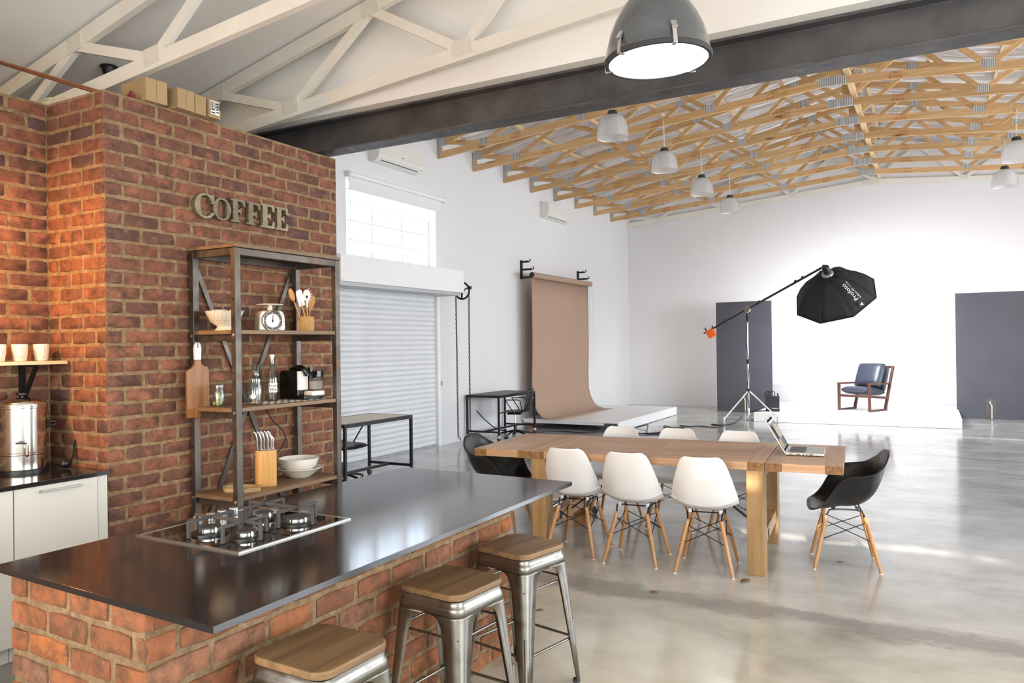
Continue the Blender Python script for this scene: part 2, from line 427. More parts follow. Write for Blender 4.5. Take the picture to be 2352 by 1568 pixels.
def m_emit(name, col, s):
    m, nt, b = mk(name); b.inputs['Base Color'].default_value = lin(col)
    b.inputs['Emission Color'].default_value = lin(col); b.inputs['Emission Strength'].default_value = s
    f = noise(nt, coords(nt), 2); nt.links.new(ramp(nt, f, [(0, lin(col)), (1, lin(col))]), b.inputs['Base Color'])
    return m
LAMPGLOW = m_emit('lit_lamp_glass', '#fffcf6', 15.0)
def m_shutter():
    m = pm('galvanised_white_slat', '#e4e6ea', .38, .08, vary=.04, vscale=3)
    return m
SHUT = m_shutter()
DOMEGREY = pm('charcoal_enamel_dome', '#5c6064', .3, .2, vary=.08, vscale=6, coat=.5)
LAPTOPAL = pm('anodised_aluminium', '#c6c5c0', .36, .7, vary=.02)
LVINYL = wood('grey_wood_vinyl', '#7d7a72', '#97938a', 1, .5, .45, .1)
BLIND = pm('white_blind_fabric', '#e6e8ea', .8, vary=.01)
# ------------------------------------------------------------------ room shell
XL, XR, XA = -6.9, 4.8, -1.05           # left wall, right wall, ridge
YB, YF, YG = 18.9, -1.0, 4.62           # back wall, front wall, hall side of the gable
def zU(x): return 4.92+0.2*(5.85-abs(x-XA))       # top of the upper chords, hall
def zL(x): return 4.595+0.0835*(5.85-abs(x-XA))   # underside of the lower chords, hall
def zKU(x): return 3.65+0.215*((-abs(x-XA)+XA)+4.96)   # middle of the upper chords, kitchen
def zKL(x): return 3.372+0.09*((-abs(x-XA)+XA)+4.17)    # middle of the lower chords, kitchen

m = MB().b2(XL-.3, XR+.3, YF-.2, YB+.3, -.12, 0)
struct(m.build('floor', CONCRETE))
# kitchen strip of grey vinyl planks between counter and island
fk = struct(MB().b2(-4.62, -2.62, YF, 2.62, 0, .002).build('floor_kitchen', pm('dark_plank_joint', '#4a4843', .8)))
for i in range(10):
    x = -4.6+i*.198
    for j in range(3):
        MB().b2(x, x+.195, -1+j*1.2+(i % 2)*.3, -1+j*1.2+(i % 2)*.3+1.197, .002, .006).build('plank', LVINYL, fk)

SW = (7.3, 10.12, 2.45)                  # shutter opening
WN = (7.93, 10.06, 2.83, 3.95)           # window opening
m = MB(); x0, x1 = XL-.25, XL
for a in ((YG-.1, SW[0], 0, 5.0), (SW[0], WN[0], SW[2], 5.0), (WN[0], WN[1], SW[2], WN[2]), (WN[0], WN[1], WN[3], 5.0), (WN[1], SW[1], SW[2], 5.0), (SW[1], YB, 0, 5.0)):
    m.b2(x0, x1, *a)
struct(m.build('wall_left', WHITE))
m = MB(); m.prism([(XL-.25, 0), (XR+.25, 0), (XR+.25, 5.0), (XA, 6.3), (XL-.25, 5.0)], YB, YB+.25, 'y')
struct(m.build('wall_back', WHITE))
# right wall with its window openings
RW = [(-.6, 3.4, .5, 3.0), (6.15, 9.05, .9, 3.3), (9.75, 12.65, .9, 3.3), (13.35, 16.25, .9, 3.3)]
m = MB(); y = YF
for a, b, c, d in RW:
    m.b2(XR, XR+.25, y, a, 0, 5.0); m.b2(XR, XR+.25, a, b, 0, c); m.b2(XR, XR+.25, a, b, d, 5.0); y = b
m.b2(XR, XR+.25, y, YB, 0, 5.0)
struct(m.build('wall_right', WHITE))
for i, (a, b, c, d) in enumerate(RW):
    w = struct(bpy.data.objects.new('window_%d' % (i+2), None)); COL.objects.link(w)
    f = MB(); k = .05
    f.b2(XR+.08, XR+.14, a, a+k, c, d).b2(XR+.08, XR+.14, b-k, b, c, d).b2(XR+.08, XR+.14, a+k, b-k, c, c+k).b2(XR+.08, XR+.14, a+k, b-k, d-k, d)
    for q in (1, 2): f.b2(XR+.09, XR+.13, a+(b-a)*q/3-.02, a+(b-a)*q/3+.02, c+k, d-k)
    f.build('window_frame', GLOSSW, w)
# front wall with a clerestory slit
m = MB()
m.b2(-4.7, -3.8, YF-.2, YF, 0, 3.98); m.b2(-3.8, 1.4, YF-.2, YF, 0, .85); m.b2(-3.8, 1.4, YF-.2, YF, 2.35, 3.98); m.b2(1.4, XR, YF-.2, YF, 0, 3.98)
m.b2(XL, -.42, YF-.2, YF, 3.98, 4.7); m.b2(1.75, XR, YF-.2, YF, 3.98, 4.7); m.b2(-.42, 1.75, YF-.2, YF, 4.17, 4.7)
struct(m.build('wall_front', WHITE))
struct(MB().b2(-6.0, 4.0, YF-3.9, YF-.2, 2.42, 2.50).build('added_sun_block_roof', WHITE2), 'unseen roof added outside to keep the sun out of the front window')  # added out of view, only to block direct sun through the front opening
# gable between the low kitchen roof and the high hall roof, with a clerestory slit
m = MB(); g0, g1 = 4.36, YG
def gab(x0, x1, z0, z1f): m.prism([(x0, z0), (x1, z0), (x1, z1f(x1)), (x0, z1f(x0))], g0, g1, 'y')
top = lambda x: zU(x)+.08
gab(XL-.2, XA, 3.362, top)
gab(XA, .2, 3.362, top); gab(3.2, XR+.2, 3.362, top)
gab(.2, 3.2, 3.362, lambda x: 5.12); gab(.2, 3.2, 5.40, top)
struct(m.build('wall_gable', WHITE2))
# hall roof lining of silver foil with battens
for s, nm in ((-1, 'ceiling_left'), (1, 'ceiling_right')):
    xe = XA+s*6.1
    m = MB(); n = 24
    vs = []; 
    for i in range(n+1):
        y = YG-.02+(YB+.1-YG)*i/n
        for k in range(9):
            x = XA+(xe-XA)*k/8
            sag = .035*math.sin(k*2.1+i*.9)+.025*math.sin(i*2.7)
            vs.append((x, y, zU(x)+.075+(sag if 0 < i < n else 0)))
    m.add(vs, [(i*9+k, i*9+k+1, (i+1)*9+k+1, (i+1)*9+k) for i in range(n) for k in range(8)])
    c = struct(m.build(nm, FOIL, smooth=60))
    for k in range(7):
        x = XA+s*(.15+k*.93)
        MB().bar((x, YG, zU(x)+.03), (x, YB, zU(x)+.03), .04, .055).build('batten', PINE_L, c)
# kitchen ceiling: white boards on the low roof, one object per board
for s, nm in ((-1, 'ceiling_kitchen_left'), (1, 'ceiling_kitchen_right')):
    c = struct(bpy.data.objects.new(nm, None)); COL.objects.link(c)
    e = (0, -2.2, -4.0, -5.9) if s < 0 else (0, 2.2, 4.0, 5.9)
    for a, b in zip(e, e[1:]):
        for y0, y1 in ((YF, 1.85), (1.85, 4.36)):
            xa, xb = XA+a, XA+b
            za, zb = zKU(xa)+.075, zKU(xb)+.075
            MB().add([(xa,y0,za), (xb,y0,zb), (xb,y1,zb), (xa,y1,za), (xa,y0,za+.03), (xb,y0,zb+.03), (xb,y1,zb+.03), (xa,y1,za+.03)],
                     [(0,1,2,3), (4,7,6,5), (0,4,5,1), (1,5,6,2), (2,6,7,3), (3,7,4,0)]).build('ceiling_board', WHITE2, c)

# ------------------------------------------------------------------ bricks
def brick_mesh(L, H=.0705, seed=0, proud=.0, jit=.0016, dep=.03, ch=.005):
    r = random.Random(seed); nx = 3 if L > .15 else 2; nz = 2
    vs = []; idx = {}
    def P(i, k, inset, y, j):
        x = -L/2+L*i/nx; z = -H/2+H*k/nz
        x += inset*(1 if i == 0 else -1 if i == nx else 0); z += inset*(1 if k == 0 else -1 if k == nz else 0)
        return (x+r.uniform(-j, j), y+r.uniform(-j, j)*.8, z+r.uniform(-j, j))
    for i in range(nx+1):
        for k in range(nz+1):
            idx[i, k] = len(vs); vs.append(P(i, k, ch*r.uniform(.7, 1.5), -proud, jit))
    fs = [(idx[i,k], idx[i+1,k], idx[i+1,k+1], idx[i,k+1]) for i in range(nx) for k in range(nz)]
    per = [(i, 0) for i in range(nx)]+[(nx, k) for k in range(nz)]+[(i, nz) for i in range(nx, 0, -1)]+[(0, k) for k in range(nz, 0, -1)]
    o1 = len(vs); vs += [P(i, k, .0035 if (i in (0, nx) and k in (0, nz)) else 0, -proud+ch, jit*1.3) for i, k in per]
    o2 = len(vs); vs += [P(i, k, 0, dep, 0) for i, k in per]
    n = len(per)
    for q in range(n):
        w = (q+1) % n
        fs.append((idx[per[w]], idx[per[q]], o1+q, o1+w)); fs.append((o1+w, o1+q, o2+q, o2+w))
    me = bpy.data.meshes.new('brick'); me.from_pydata(vs, [], fs); me.update()
    bm = bmesh.new(); bm.from_mesh(me); bmesh.ops.recalc_face_normals(bm, faces=bm.faces); bm.to_mesh(me); bm.free()
    for p in me.polygons: p.use_smooth = True
    me.set_sharp_from_angle(angle=math.radians(55))
    return me
_bc = {}
def brick_data(L, mat, v, jit):
    q = round(L/.012)*.012; key = (q, mat.name, v)
    if key not in _bc:
        me = brick_mesh(q, seed=hash((round(q*1000), v)) & 0xffff, jit=jit); me.materials.append(mat); _bc[key] = me
    return _bc[key]
def brick_face(parent, p0, p1, rz, z0, n0, n1, mat, course=.0857, L=.220, J=.015, even=0, jit=.0026, nvar=7, seed=1, tilt=.004):
    """bricks on the vertical face from p0 to p1 (xy of the outer plane), courses n0..n1"""
    r = random.Random(seed)
    a, b = Vector(p0), Vector(p1); D = b-a; W = D.length; D.normalize()
    for c in range(n0, n1):
        s = 0.0; first = True; z = z0+(c+.5)*course
        while s < W-.03:
            l = L
            if first and (c+even) % 2: l = L*.47
            first = False
            l = min(l*(1+r.uniform(-.02, .02)), W-s)
            if W-s-l < .05: l = W-s
            cc = a+D*(s+l/2)
            o = bpy.data.objects.new('brick', brick_data(l-.001, mat, r.randrange(nvar), jit)); COL.objects.link(o); o.parent = parent
            o.location = (cc.x, cc.y, z+r.uniform(-.0012, .0012)); o.rotation_euler = (r.uniform(-tilt, tilt), r.uniform(-tilt, tilt), rz+r.uniform(-tilt, tilt))
            s += l+J
XC, XK, YC = -4.12, -4.675, 2.68        # coffee wall face, kitchen wall face, return face
core = MB(); core.b2(XL, XC-.0035, YC+.006, 4.62, 0, 3.094)
wc = struct(core.build('wall_kitchen_front', MORTAR), 'red brick wall behind the steel shelving')
brick_face(wc, (XC, YC+.002), (XC, 4.62), PI/2, .004, 3, 36, BRICK, seed=11)
core = MB(); core.b2(XK-.01, XC-.004, YC+.0035, YC+.0055, 0, 3.094)
wr = struct(core.build('wall_kitchen_return', MORTAR), 'short brick return wall beside the kitchen counter')
brick_face(wr, (XK-.004, YC), (XC-.003, YC), 0, .004, 9, 36, BRICK, even=1, seed=23)
core = MB(); core.b2(XL, XK-.0035, YF, YC+.003, 0, 3.094)
wk = struct(core.build('wall_kitchen_side', MORTAR), 'brick wall behind the kitchen counter')
brick_face(wk, (XK, 1.75), (XK, YC-.004), PI/2, .004, 9, 36, BRICK, even=1, seed=37)

# ------------------------------------------------------------------ steel beam
yb0, yb1, zb0, zb1, tf, tw = 4.45, 4.62, 3.117, 3.357, .014, .010
ym = (yb0+yb1)/2
m = MB(); m.prism([(yb0, zb0), (yb1, zb0), (yb1, zb0+tf), (ym+tw, zb0+tf), (ym+tw, zb1-tf), (yb1, zb1-tf), (yb1, zb1), (yb0, zb1), (yb0, zb1-tf), (ym-tw, zb1-tf), (ym-tw, zb0+tf), (yb0, zb0+tf)], -5.6, XR, 'x')
o = m.build('steel_beam', BEAMST, bevel=.002); struct(o, 'dark steel I-beam spanning between kitchen and studio hall')

# ------------------------------------------------------------------ roof trusses
LN = [-6.04, -4.38, -2.79]; UN = [-5.2, -3.55, -1.92]
def mir(x): return 2*XA-x
def truss_parts(t, tim, plate, low, up, xl, nodesL, nodesU, hL, hU, heel=True, stamps=None):
    """low(x): middle of lower chord, up(x): middle of upper chord, drawn in the plane y = 0"""
    th = .045; P = lambda x, z, y=0: (x, y, z)
    for s in (0, 1):
        f = (lambda x: x) if s == 0 else mir
        e = .02
        MB().bar(P(f(xl), low(xl)), P(f(XA), low(XA)), th, hL).build('bottom_chord', tim, t)
        MB().bar(P(f(xl), up(xl)), P(f(XA), up(XA)), th, hU).build('top_chord', tim, t)
        if heel: MB().b2(f(xl)+(.0 if s == 0 else -.075), f(xl)+(.075 if s == 0 else 0), -.019, .019, low(xl)+hL/2-.01, up(xl)-hU/2+.01).build('heel_post', tim, t)
        pts = []
        if heel: pts.append(('u', xl+.04))
        L, U = list(nodesL), list(nodesU)
        seq = []
        if heel: seq.append((xl+.05, up(xl)))
        allp = sorted([(x, 0) for x in L]+[(x, 1) for x in U])
        for x, k in allp: seq.append((x, up(x)-hU*.2 if k else low(x)+hL*.2))
        seq.append((XA, low(XA)+hL*.2))
        for a, b in zip(seq, seq[1:]):
            MB().bar(P(f(a[0]), a[1]), P(f(b[0]), b[1]), th-.008, .066).build('web', tim, t)
        for x, k in allp:
            z = (up(x)-.01) if k else (low(x)+.035)
            sl = math.atan2((up if k else low)(x)-(up if k else low)(x-1), 1)*(1 if s == 0 else -1)
            R = Matrix.Rotation(-sl, 3, 'Y')
            MB().box(P(f(x), z), (.15, th+.006, .105), R=R).build('nail_plate', plate, t)
        if heel:
            MB().box(P(f(xl)+(.09 if s == 0 else -.09), up(xl)+.0), (.17, th+.006, .12)).build('nail_plate', plate, t)
            MB().box(P(f(xl)+(.04 if s == 0 else -.04), low(xl)+hL*.5), (.05, th+.006, .12)).build('nail_plate', plate, t)
    MB().box(P(XA-.07, low(XA)-.005), (.36, th+.007, .12)).build('nail_plate', plate, t)
    MB().bar(P(XA, low(XA)), P(XA, up(XA)), th-.007, .09, up=(1,0,0)).build('king_post', tim, t)
stamp_a, stamp_b = text_mesh('S-700-S', .045), text_mesh('BUSCO', .05)
for s_ in (stamp_a, stamp_b): s_.materials.append(REDINK)
hLow = lambda x: zL(x)+.06; hUp = lambda x: zU(x)-.055
t0 = thing('roof_truss', 'pine roof truss closest to the steel beam', 'truss', (0, 10.15, 0), 0, 'pine roof trusses of the hall')
truss_parts(t0, PINE, PLATE, hLow, hUp, XL, LN, UN, .102, .095)
for x, k in ((-5.45, 0), (-3.6, 0), (-1.9, 0), (-.35, 0), (1.7, 0)):
    for me, dz in ((stamp_a, .012), (stamp_b, -.045)):
        o = link('stamp', me, None, t0); o.location = (x, -.0235, hLow(x)+dz); o.rotation_euler = (PI/2, (-.083 if x < XA else .083), 0)
for x in (-6.45, -4.75, 1.95):
    o = link('stamp', stamp_b, None, t0); z0_ = hUp(-6.9)-.015
    if x == -6.45: o.location = (x, -.0195, 4.81); o.rotation_euler = (PI/2, .1, 0)
    elif x == -4.75: o.location = (x, -.0195, 5.03); o.rotation_euler = (PI/2, .56, 0)
    else: o.location = (x, -.0195, 5.0); o.rotation_euler = (PI/2, -.5, 0)
ords = ['second', 'third', 'fourth', 'fifth', 'sixth', 'seventh']
for i in range(1, 8):
    lb = ('%s pine roof truss counted back from the steel beam' % ords[i-1]) if i < 7 else 'last pine roof truss, closest to the white back wall'
    copy_tree(t0, None, (0, 10.15+1.077*i, 0), 0, lb)
copy_tree(t0, None, (0, 10.15-1.077, 0), 0, 'pine roof truss almost hidden behind the steel beam')
tw_ = thing('painted_roof_truss', 'white painted roof truss fixed against the back wall', 'truss', (0, YB-.05, 0), 0, 'white painted roof trusses')
truss_parts(tw_, TRUSSW, PLATE_W, hLow, hUp, XL, LN, UN, .12, .11)
for i, (y, lb) in enumerate(((4.21, 'white painted kitchen roof truss just in front of the steel beam'), (3.05, 'white painted kitchen roof truss above the brick corner'))):
    tk = thing('painted_roof_truss', lb, 'truss', (0, y, 0), 0, 'white painted roof trusses')
    truss_parts(tk, TRUSSW, PLATE_W, zKL, zKU, -6.85, [-5.6, -4.17, -2.65], [-4.96, -3.41, -1.9], .095, .105, heel=False)
rn = MB().b2(-.97, -.90, 5.0, YB-.06, zL(XA)+.125, zL(XA)+.22).build('roof_runner', PINE_L)
tag(rn, 'pale pine runner board laid along the ridge on the truss chords', 'roof timber')
# ------------------------------------------------------------------ kitchen island
isl = thing('brick_island', 'rough brick island base under the black worktop', 'kitchen island', (0,0,0))
nA, nB, nC, nD = Vector((-1.945, 1.368)), Vector((-2.668, 1.394)), Vector((-2.668, 3.50)), Vector((-1.945, 3.50))
m = MB(); k = .007
m.prism([(nA.x-k, nA.y+k), (nD.x-k, nD.y-k), (nC.x+k, nC.y-k), (nB.x+k, nB.y+k)], 0, .879, 'z'); m.build('mortar_core', MORTAR, isl)
brick_face(isl, nB, nA, math.atan2(nA.y-nB.y, nA.x-nB.x), .0, 0, 10, BRICK2, course=.0878, L=.210, J=.018, jit=.0026, seed=5, tilt=.006)
brick_face(isl, nA+Vector((0, .009)), nD, PI/2, .0, 0, 10, BRICK2, course=.0878, L=.210, J=.016, even=1, jit=.0035, seed=6, tilt=.006)
ZT = .90
wt = MB(); wt.prism([(-1.591, 1.310), (-1.600, 3.520), (-2.675, 3.550), (-2.697, 1.359)], ZT-.020, ZT, 'z')
o = wt.build('island_worktop', STONE, bevel=.0012); tag(o, 'long black stone worktop on the brick island', 'worktop')

# gas hob
hob = thing('gas_hob', 'black glass gas hob with four burners set in the island worktop', 'hob', (-2.342, 2.095, ZT), 0)
W2, D2 = .275, .285     # half sizes in x, y
m = MB(); fr = .012
for a in ((-W2, W2, -D2, -D2+fr), (-W2, W2, D2-fr, D2), (-W2, -W2+fr, -D2+fr, D2-fr), (W2-fr, W2, -D2+fr, D2-fr)): m.b2(*a, 0, .006)
m.build('steel_rim', BRUSHED, hob)
MB().b2(-W2+fr, W2-fr, -D2+fr, D2-fr, 0, .005).build('glass_top', pm('black_hob_glass', '#0c0c0d', .05, vary=.02, coat=.5), hob)
BUR = [(-.045, -.14, .040), (.135, -.125, .034), (-.045, .13, .034), (.135, .13, .048)]
for bx, by, br in BUR:
    m = MB().lathe([(0, .005), (br+.028, .005), (br+.028, .012), (br+.010, .014), (br+.010, .017), (0, .017)], 28, (bx, by, 0)); b = m.build('burner', BLACKP, hob, smooth=40)
    m = MB(); m.lathe([(0, .017), (br, .017), (br, .027), (br-.003, .028), (0, .028)], 28, (bx, by, 0)); m.build('burner_ring', CHROME, b, smooth=40)
    m = MB().lathe([(0, .028), (br+.002, .028), (br+.001, .033), (br*.5, .035), (0, .035)], 28, (bx, by, 0)); m.build('burner_cap', GREYRUB, b, smooth=40)
    MB().cyl((bx+br+.006, by-.01, .012), (bx+br+.006, by-.01, .034), .0035).build('igniter', PLASTICW, b)
IRON = pm('cast_iron', '#4c4a4a', .6, .35, vary=.15, vscale=20, bmp=.3, bscale=120)
for by in (-.1325, .13):
    m = MB(); zt = .066
    m.bar((-.125, by, zt), (.215, by, zt), .011, .012)
    for bx in (-.045, .135): m.bar((bx, by-.10, zt), (bx, by+.10, zt), .011, .012)
    for bx in (-.125, .215): m.bar((bx, by, zt+.006), (bx, by, .006), .012, .012, up=(1,0,0))
    for bx in (-.045, .135):
        for dy in (-.10, .10): m.bar((bx, by+dy, zt+.006), (bx, by+dy, .006), .012, .012, up=(1,0,0))
    m.build('pan_support', IRON, hob, bevel=.002)
for i in range(4):
    m = MB().lathe([(0, .005), (.019, .005), (.020, .010), (.018, .036), (.016, .038), (0, .038)], 24, (-.210, -.058+i*.058, 0)); m.build('control_knob', BRUSHED, hob, smooth=40)

# ------------------------------------------------------------------ wall counter with cabinets
cx = -4.095
def cabinet(y0, y1, label, handle):
    t = thing('base_cabinet', label, 'cabinet', (0,0,0), 0, 'white base cabinets under the wall counter')
    MB().b2(XK+.02, cx-.02, y0, y1, .1, .895).build('body', CABW, t)
    d = MB().b2(cx-.018, cx, y0+.0015, y1-.0015, .1, .893).build('door', CABW, t, bevel=.001)
    if handle:
        m = MB().box((cx+.026, (handle[0]+handle[1])/2, .865), (.010, handle[1]-handle[0], .012))
        for y in (handle[0]+.006, handle[1]-.006): m.box((cx+.012, y, .865), (.026, .010, .012))
        m.build('handle', BRUSHED, d, bevel=.001)
    MB().b2(XK+.05, cx-.06, y0, y1, .007, .1).build('plinth', CABW, t)
    return t
cabinet(2.162, 2.606, 'wide white cabinet front with a bar handle, beside the brick corner', (2.285, 2.50))
cabinet(1.56, 2.158, 'white cabinet cut off by the frame edge, without visible handle', None)
e = MB().b2(XK+.02, cx-.004, 2.608, 2.664, .007, .895).build('filler_panel', CABW); tag(e, 'narrow white filler strip between cabinet and brick wall', 'panel')
o = MB().b2(XK+.004, cx+.018, 1.3, YC-.012, .897, .920).build('counter_worktop', STONE, bevel=.0012); tag(o, 'black worktop along the kitchen wall under the mug shelf', 'worktop')

# water urn
u = thing('water_urn', 'stainless steel hot water urn with tap on the wall counter', 'urn', (-4.51, 2.43, .920))
MB().lathe([(0,0), (.128,0), (.128,.018), (.118,.022), (0,.022)], 32).build('base', BLACKP, u, smooth=40)
MB().lathe([(.0,.022), (.117,.022), (.117,.10), (.121,.104), (.121,.112), (.117,.116), (.117,.36), (.122,.363), (.122,.372), (.116,.374), (0,.374)], 40).build('body', STEEL, u, smooth=30)
l = MB().lathe([(.121,.373), (.122,.385), (.112,.398), (.06,.416), (.025,.420), (0,.420)], 40).build('lid', STEEL, u, smooth=50)
MB().lathe([(0,.418), (.012,.418), (.012,.428), (.032,.434), (.032,.444), (.012,.448), (0,.448)], 20).build('knob', BLACKP, l, smooth=40)
dv = Vector((.93, -.36, 0)).normalized(); tp = MB()
tp.cyl(dv*.115+Vector((0,0,.150)), dv*.165+Vector((0,0,.150)), .010); tp.cyl(dv*.160+Vector((0,0,.165)), dv*.160+Vector((0,0,.118)), .009); tp.cyl(dv*.160+Vector((0,0,.118)), dv*.172+Vector((0,0,.105)), .008)
tap = tp.build('tap', CHROME, u, smooth=40)
MB().bar(dv*.160+Vector((0,0,.172)), dv*.16+Vector((-.018,-.05,.178)), .012, .008).build('tap_lever', BLACKP, tap, bevel=.002)
for a in (-1, 1):
    n = Vector((dv.y, -dv.x, 0))*a
    MB().tube([n*.12+Vector((0,0,.27)), n*.16+Vector((0,0,.275)), n*.165+Vector((0,0,.265)), n*.16+Vector((0,0,.25)), n*.12+Vector((0,0,.25))], .008, 8).build('handle', BLACKP, u, smooth=50)
MB().lathe([(0,0),(.016,0),(.016,.004),(0,.004)], 16, dv*.1165+Vector((.0,.03,.085)), Vector((1,0,0)).rotation_difference(Vector((1,0,0))).to_matrix() @ Matrix.Rotation(PI/2, 3, 'Y')).build('badge', PLASTICW, u)
p = MB().sphere((0,0,0), .030, 14, 8, (1, 1.1, .9)).tube([(0,.0,0), (-.01,.035,.005), (-.03,.06,.03), (-.05,.085,.12)], .006, 8).build('power_plug', BLACKP, smooth=60)
p.location = (-4.37, 2.59, .951); tag(p, 'black plug and lead lying beside the urn', 'plug')

# mug shelf
sh = thing('mug_shelf', 'pale wooden wall shelf on black brackets carrying mugs', 'shelf', (0,0,0))
MB().b2(XK, -4.45, 1.9, 2.655, 1.522, 1.542).build('board', SHELFPALE, sh, bevel=.001)
b = MB().b2(XK, XK+.018, 2.50, 2.53, 1.26, 1.522).b2(XK, -4.47, 2.50, 2.53, 1.510, 1.522).bar((XK+.012, 2.515, 1.30), (-4.52, 2.515, 1.512), .026, .012); b.build('bracket', BLACKM, sh)
def mug(): return MB().lathe([(0,0), (.030,0), (.034,.004), (.040,.05), (.042,.097), (.040,.099), (.038,.095), (.035,.01), (0,.008)], 32)
mu = thing('mug', 'white mug closest to the brick corner on the mug shelf', 'mug', (-4.575, 2.575, 1.542), 0, 'white mugs on the wall shelf')
mug().build('body', CERAMIC, mu, smooth=50)
MB().tube([(.035,-.012,.080), (.055,-.020,.080), (.066,-.024,.06), (.064,-.023,.038), (.05,-.018,.022), (.034,-.012,.02)], .006, 8).build('handle', CERAMIC, mu, smooth=60)
copy_tree(mu, None, (-4.575, 2.455, 1.542), 0, 'middle white mug on the pale wall shelf')
copy_tree(mu, None, (-4.575, 2.337, 1.542), .1, 'white mug cut off by the frame edge on the wall shelf')

# copper pipe, wire, sensor, boxes above the brickwork
o = MB().tube([(-5.4, 2.75, 3.525), (-4.33, 2.75, 3.141), (-4.2, 2.752, 3.095)], .014, 12).build('copper_pipe', COPPER, smooth=60); tag(o, 'bare copper pipe dropping behind the brick wall top', 'pipe')
o = MB().tube([(-4.85, 2.70, 3.09), (-4.82, 2.70, 3.122), (-4.74, 2.70, 3.140), (-4.68, 2.70, 3.141), (-4.60, 2.70, 3.122), (-4.52, 2.70, 3.125), (-4.48, 2.71, 3.10)], .004, 6).build('electric_wire', pm('cream_wire', '#e2d6b8', .5), smooth=60); tag(o, 'thin cream wire lying on the brick wall top', 'wire')
s = thing('ceiling_sensor', 'black cone shaped device on the kitchen ceiling', 'speaker', (-5.21, 3.436, zKU(-5.21)+.07))
MB().lathe([(0,0), (.055,0), (.055,-.012), (.033,-.085), (.02,-.095), (0,-.095)], 24).build('cone', BLACKP, s, smooth=40)
MB().lathe([(.056,.0),(.060,-.003),(.060,-.010),(.056,-.013)], 24).build('collar', BLACKM, s, smooth=40)
def carton(loc, d, rz, label, lab=False):
    t = thing('cardboard_box', label, 'box', loc, rz, 'cardboard boxes on the brick wall top')
    w, h, l = d
    MB().b2(-w/2, w/2, 0, l, 0, h).build('body', CARD, t, bevel=.003)
    if w > .1: MB().b2(-w/2-.001, -.001, -.003, 0, .0, h*.985).b2(.001, w/2+.001, -.003, 0, 0, h*.985).build('flaps', CARD, t)
    if lab:
        q = MB().b2(-w*.38, w*.34, -.0045, -.0035, h*.18, h*.92).build('shipping_label', PAPERW, t)
        mm = MB()
        for i in range(9): mm.b2(-w*.34+i*.009, -w*.34+i*.009+.004, -.0052, -.0046, h*.5, h*.88)
        for i in range(4): mm.b2(w*.08, w*.28, -.0052, -.0046, h*.3+i*.018, h*.3+i*.018+.008)
        for i in range(2): mm.b2(-w*.34, -w*.02, -.0052, -.0046, h*.24+i*.02, h*.24+i*.02+.008)
        mm.build('print', INK, q)
ang = PI/2
carton((-4.09, 3.000, 3.096), (.140, .140, .26), ang-.06, 'torn open cardboard box, largest on the brick wall top')
carton((-4.06, 3.185, 3.096), (.125, .128, .40), ang+.04, 'closed cardboard box in the middle of the wall top')
carton((-4.06, 3.298, 3.096), (.085, .122, .38), ang+.03, 'narrow plain cardboard box next to the labelled one')
carton((-4.05, 3.397, 3.096), (.095, .118, .36), ang+.02, 'cardboard box with a white shipping label', True)
o = MB().b2(-4.19, -4.15, 2.875, 2.905, 3.096, 3.13).b2(-4.185, -4.165, 2.88, 2.90, 3.13, 3.15).build('maroon_bottle', MAROON, bevel=.006); tag(o, 'dark red container beside the torn cardboard box', 'container')

# COFFEE letters
def slab_F(w, h, t, arms):
    s, sf = .22*w, .09*h
    if arms == 'F':
        return [(0,0), (.62*w,0), (.62*w,sf), (.48*w,sf*1.2), (.48*w,.42*h), (.62*w,.43*h), (.64*w,.34*h), (.72*w,.34*h), (.72*w,.64*h), (.64*w,.64*h), (.62*w,.56*h), (.48*w,.56*h), (.48*w,h-sf*1.2),
                (.80*w,h-sf*1.2), (.86*w,.70*h), (w,.70*h), (w,h), (0,h), (0,h-sf), (.14*w,h-sf*1.2), (.14*w,sf*1.2), (0,sf)]
    return [(0,0), (w,0), (w,.32*h), (.86*w,.32*h), (.78*w,sf*1.3), (.48*w,sf*1.3), (.48*w,.43*h), (.60*w,.44*h), (.62*w,.36*h), (.70*w,.36*h), (.70*w,.64*h), (.62*w,.64*h), (.60*w,.56*h), (.48*w,.56*h), (.48*w,h-sf*1.3),
            (.78*w,h-sf*1.3), (.86*w,.70*h), (w,.70*h), (w,h), (0,h), (0,h-sf), (.14*w,h-sf*1.2), (.14*w,sf*1.2), (0,sf)]
LETTER = pm('weathered_pewter_letter', '#8b8068', .5, .5, vary=.3, vscale=45, bmp=.35, bscale=60)
LETTER2 = pm('flaked_pewter_letter', '#7a6f5c', .55, .5, vary=.45, vscale=70, bmp=.5, bscale=80)
def letter(poly, y, z, mat, label, rot=0):
    m = MB(); m.prism(poly, 0, .034, 'z')
    o = m.build('wall_letter', mat, bevel=.002); tag(o, label, 'letter', 'letters spelling COFFEE')
    R = Matrix(((0,0,1), (1,0,0), (0,1,0)))@Matrix.Rotation(rot, 3, 'Z')
    o.matrix_world = Matrix.Translation((XC+.003, y, z))@R.to_4x4()
def ring(w, h, a0, a1, n, closed):
    out, inn = [], []
    for i in range(n+1):
        a = a0+(a1-a0)*i/n
        ca, sa = math.cos(a), math.sin(a)
        th = .05*w+.21*w*abs(ca)**1.3
        out.append((w/2+w/2*ca, h/2+h/2*sa)); inn.append((w/2+(w/2-th)*ca, h/2+(h/2-.10*h)*sa))
    return out, inn
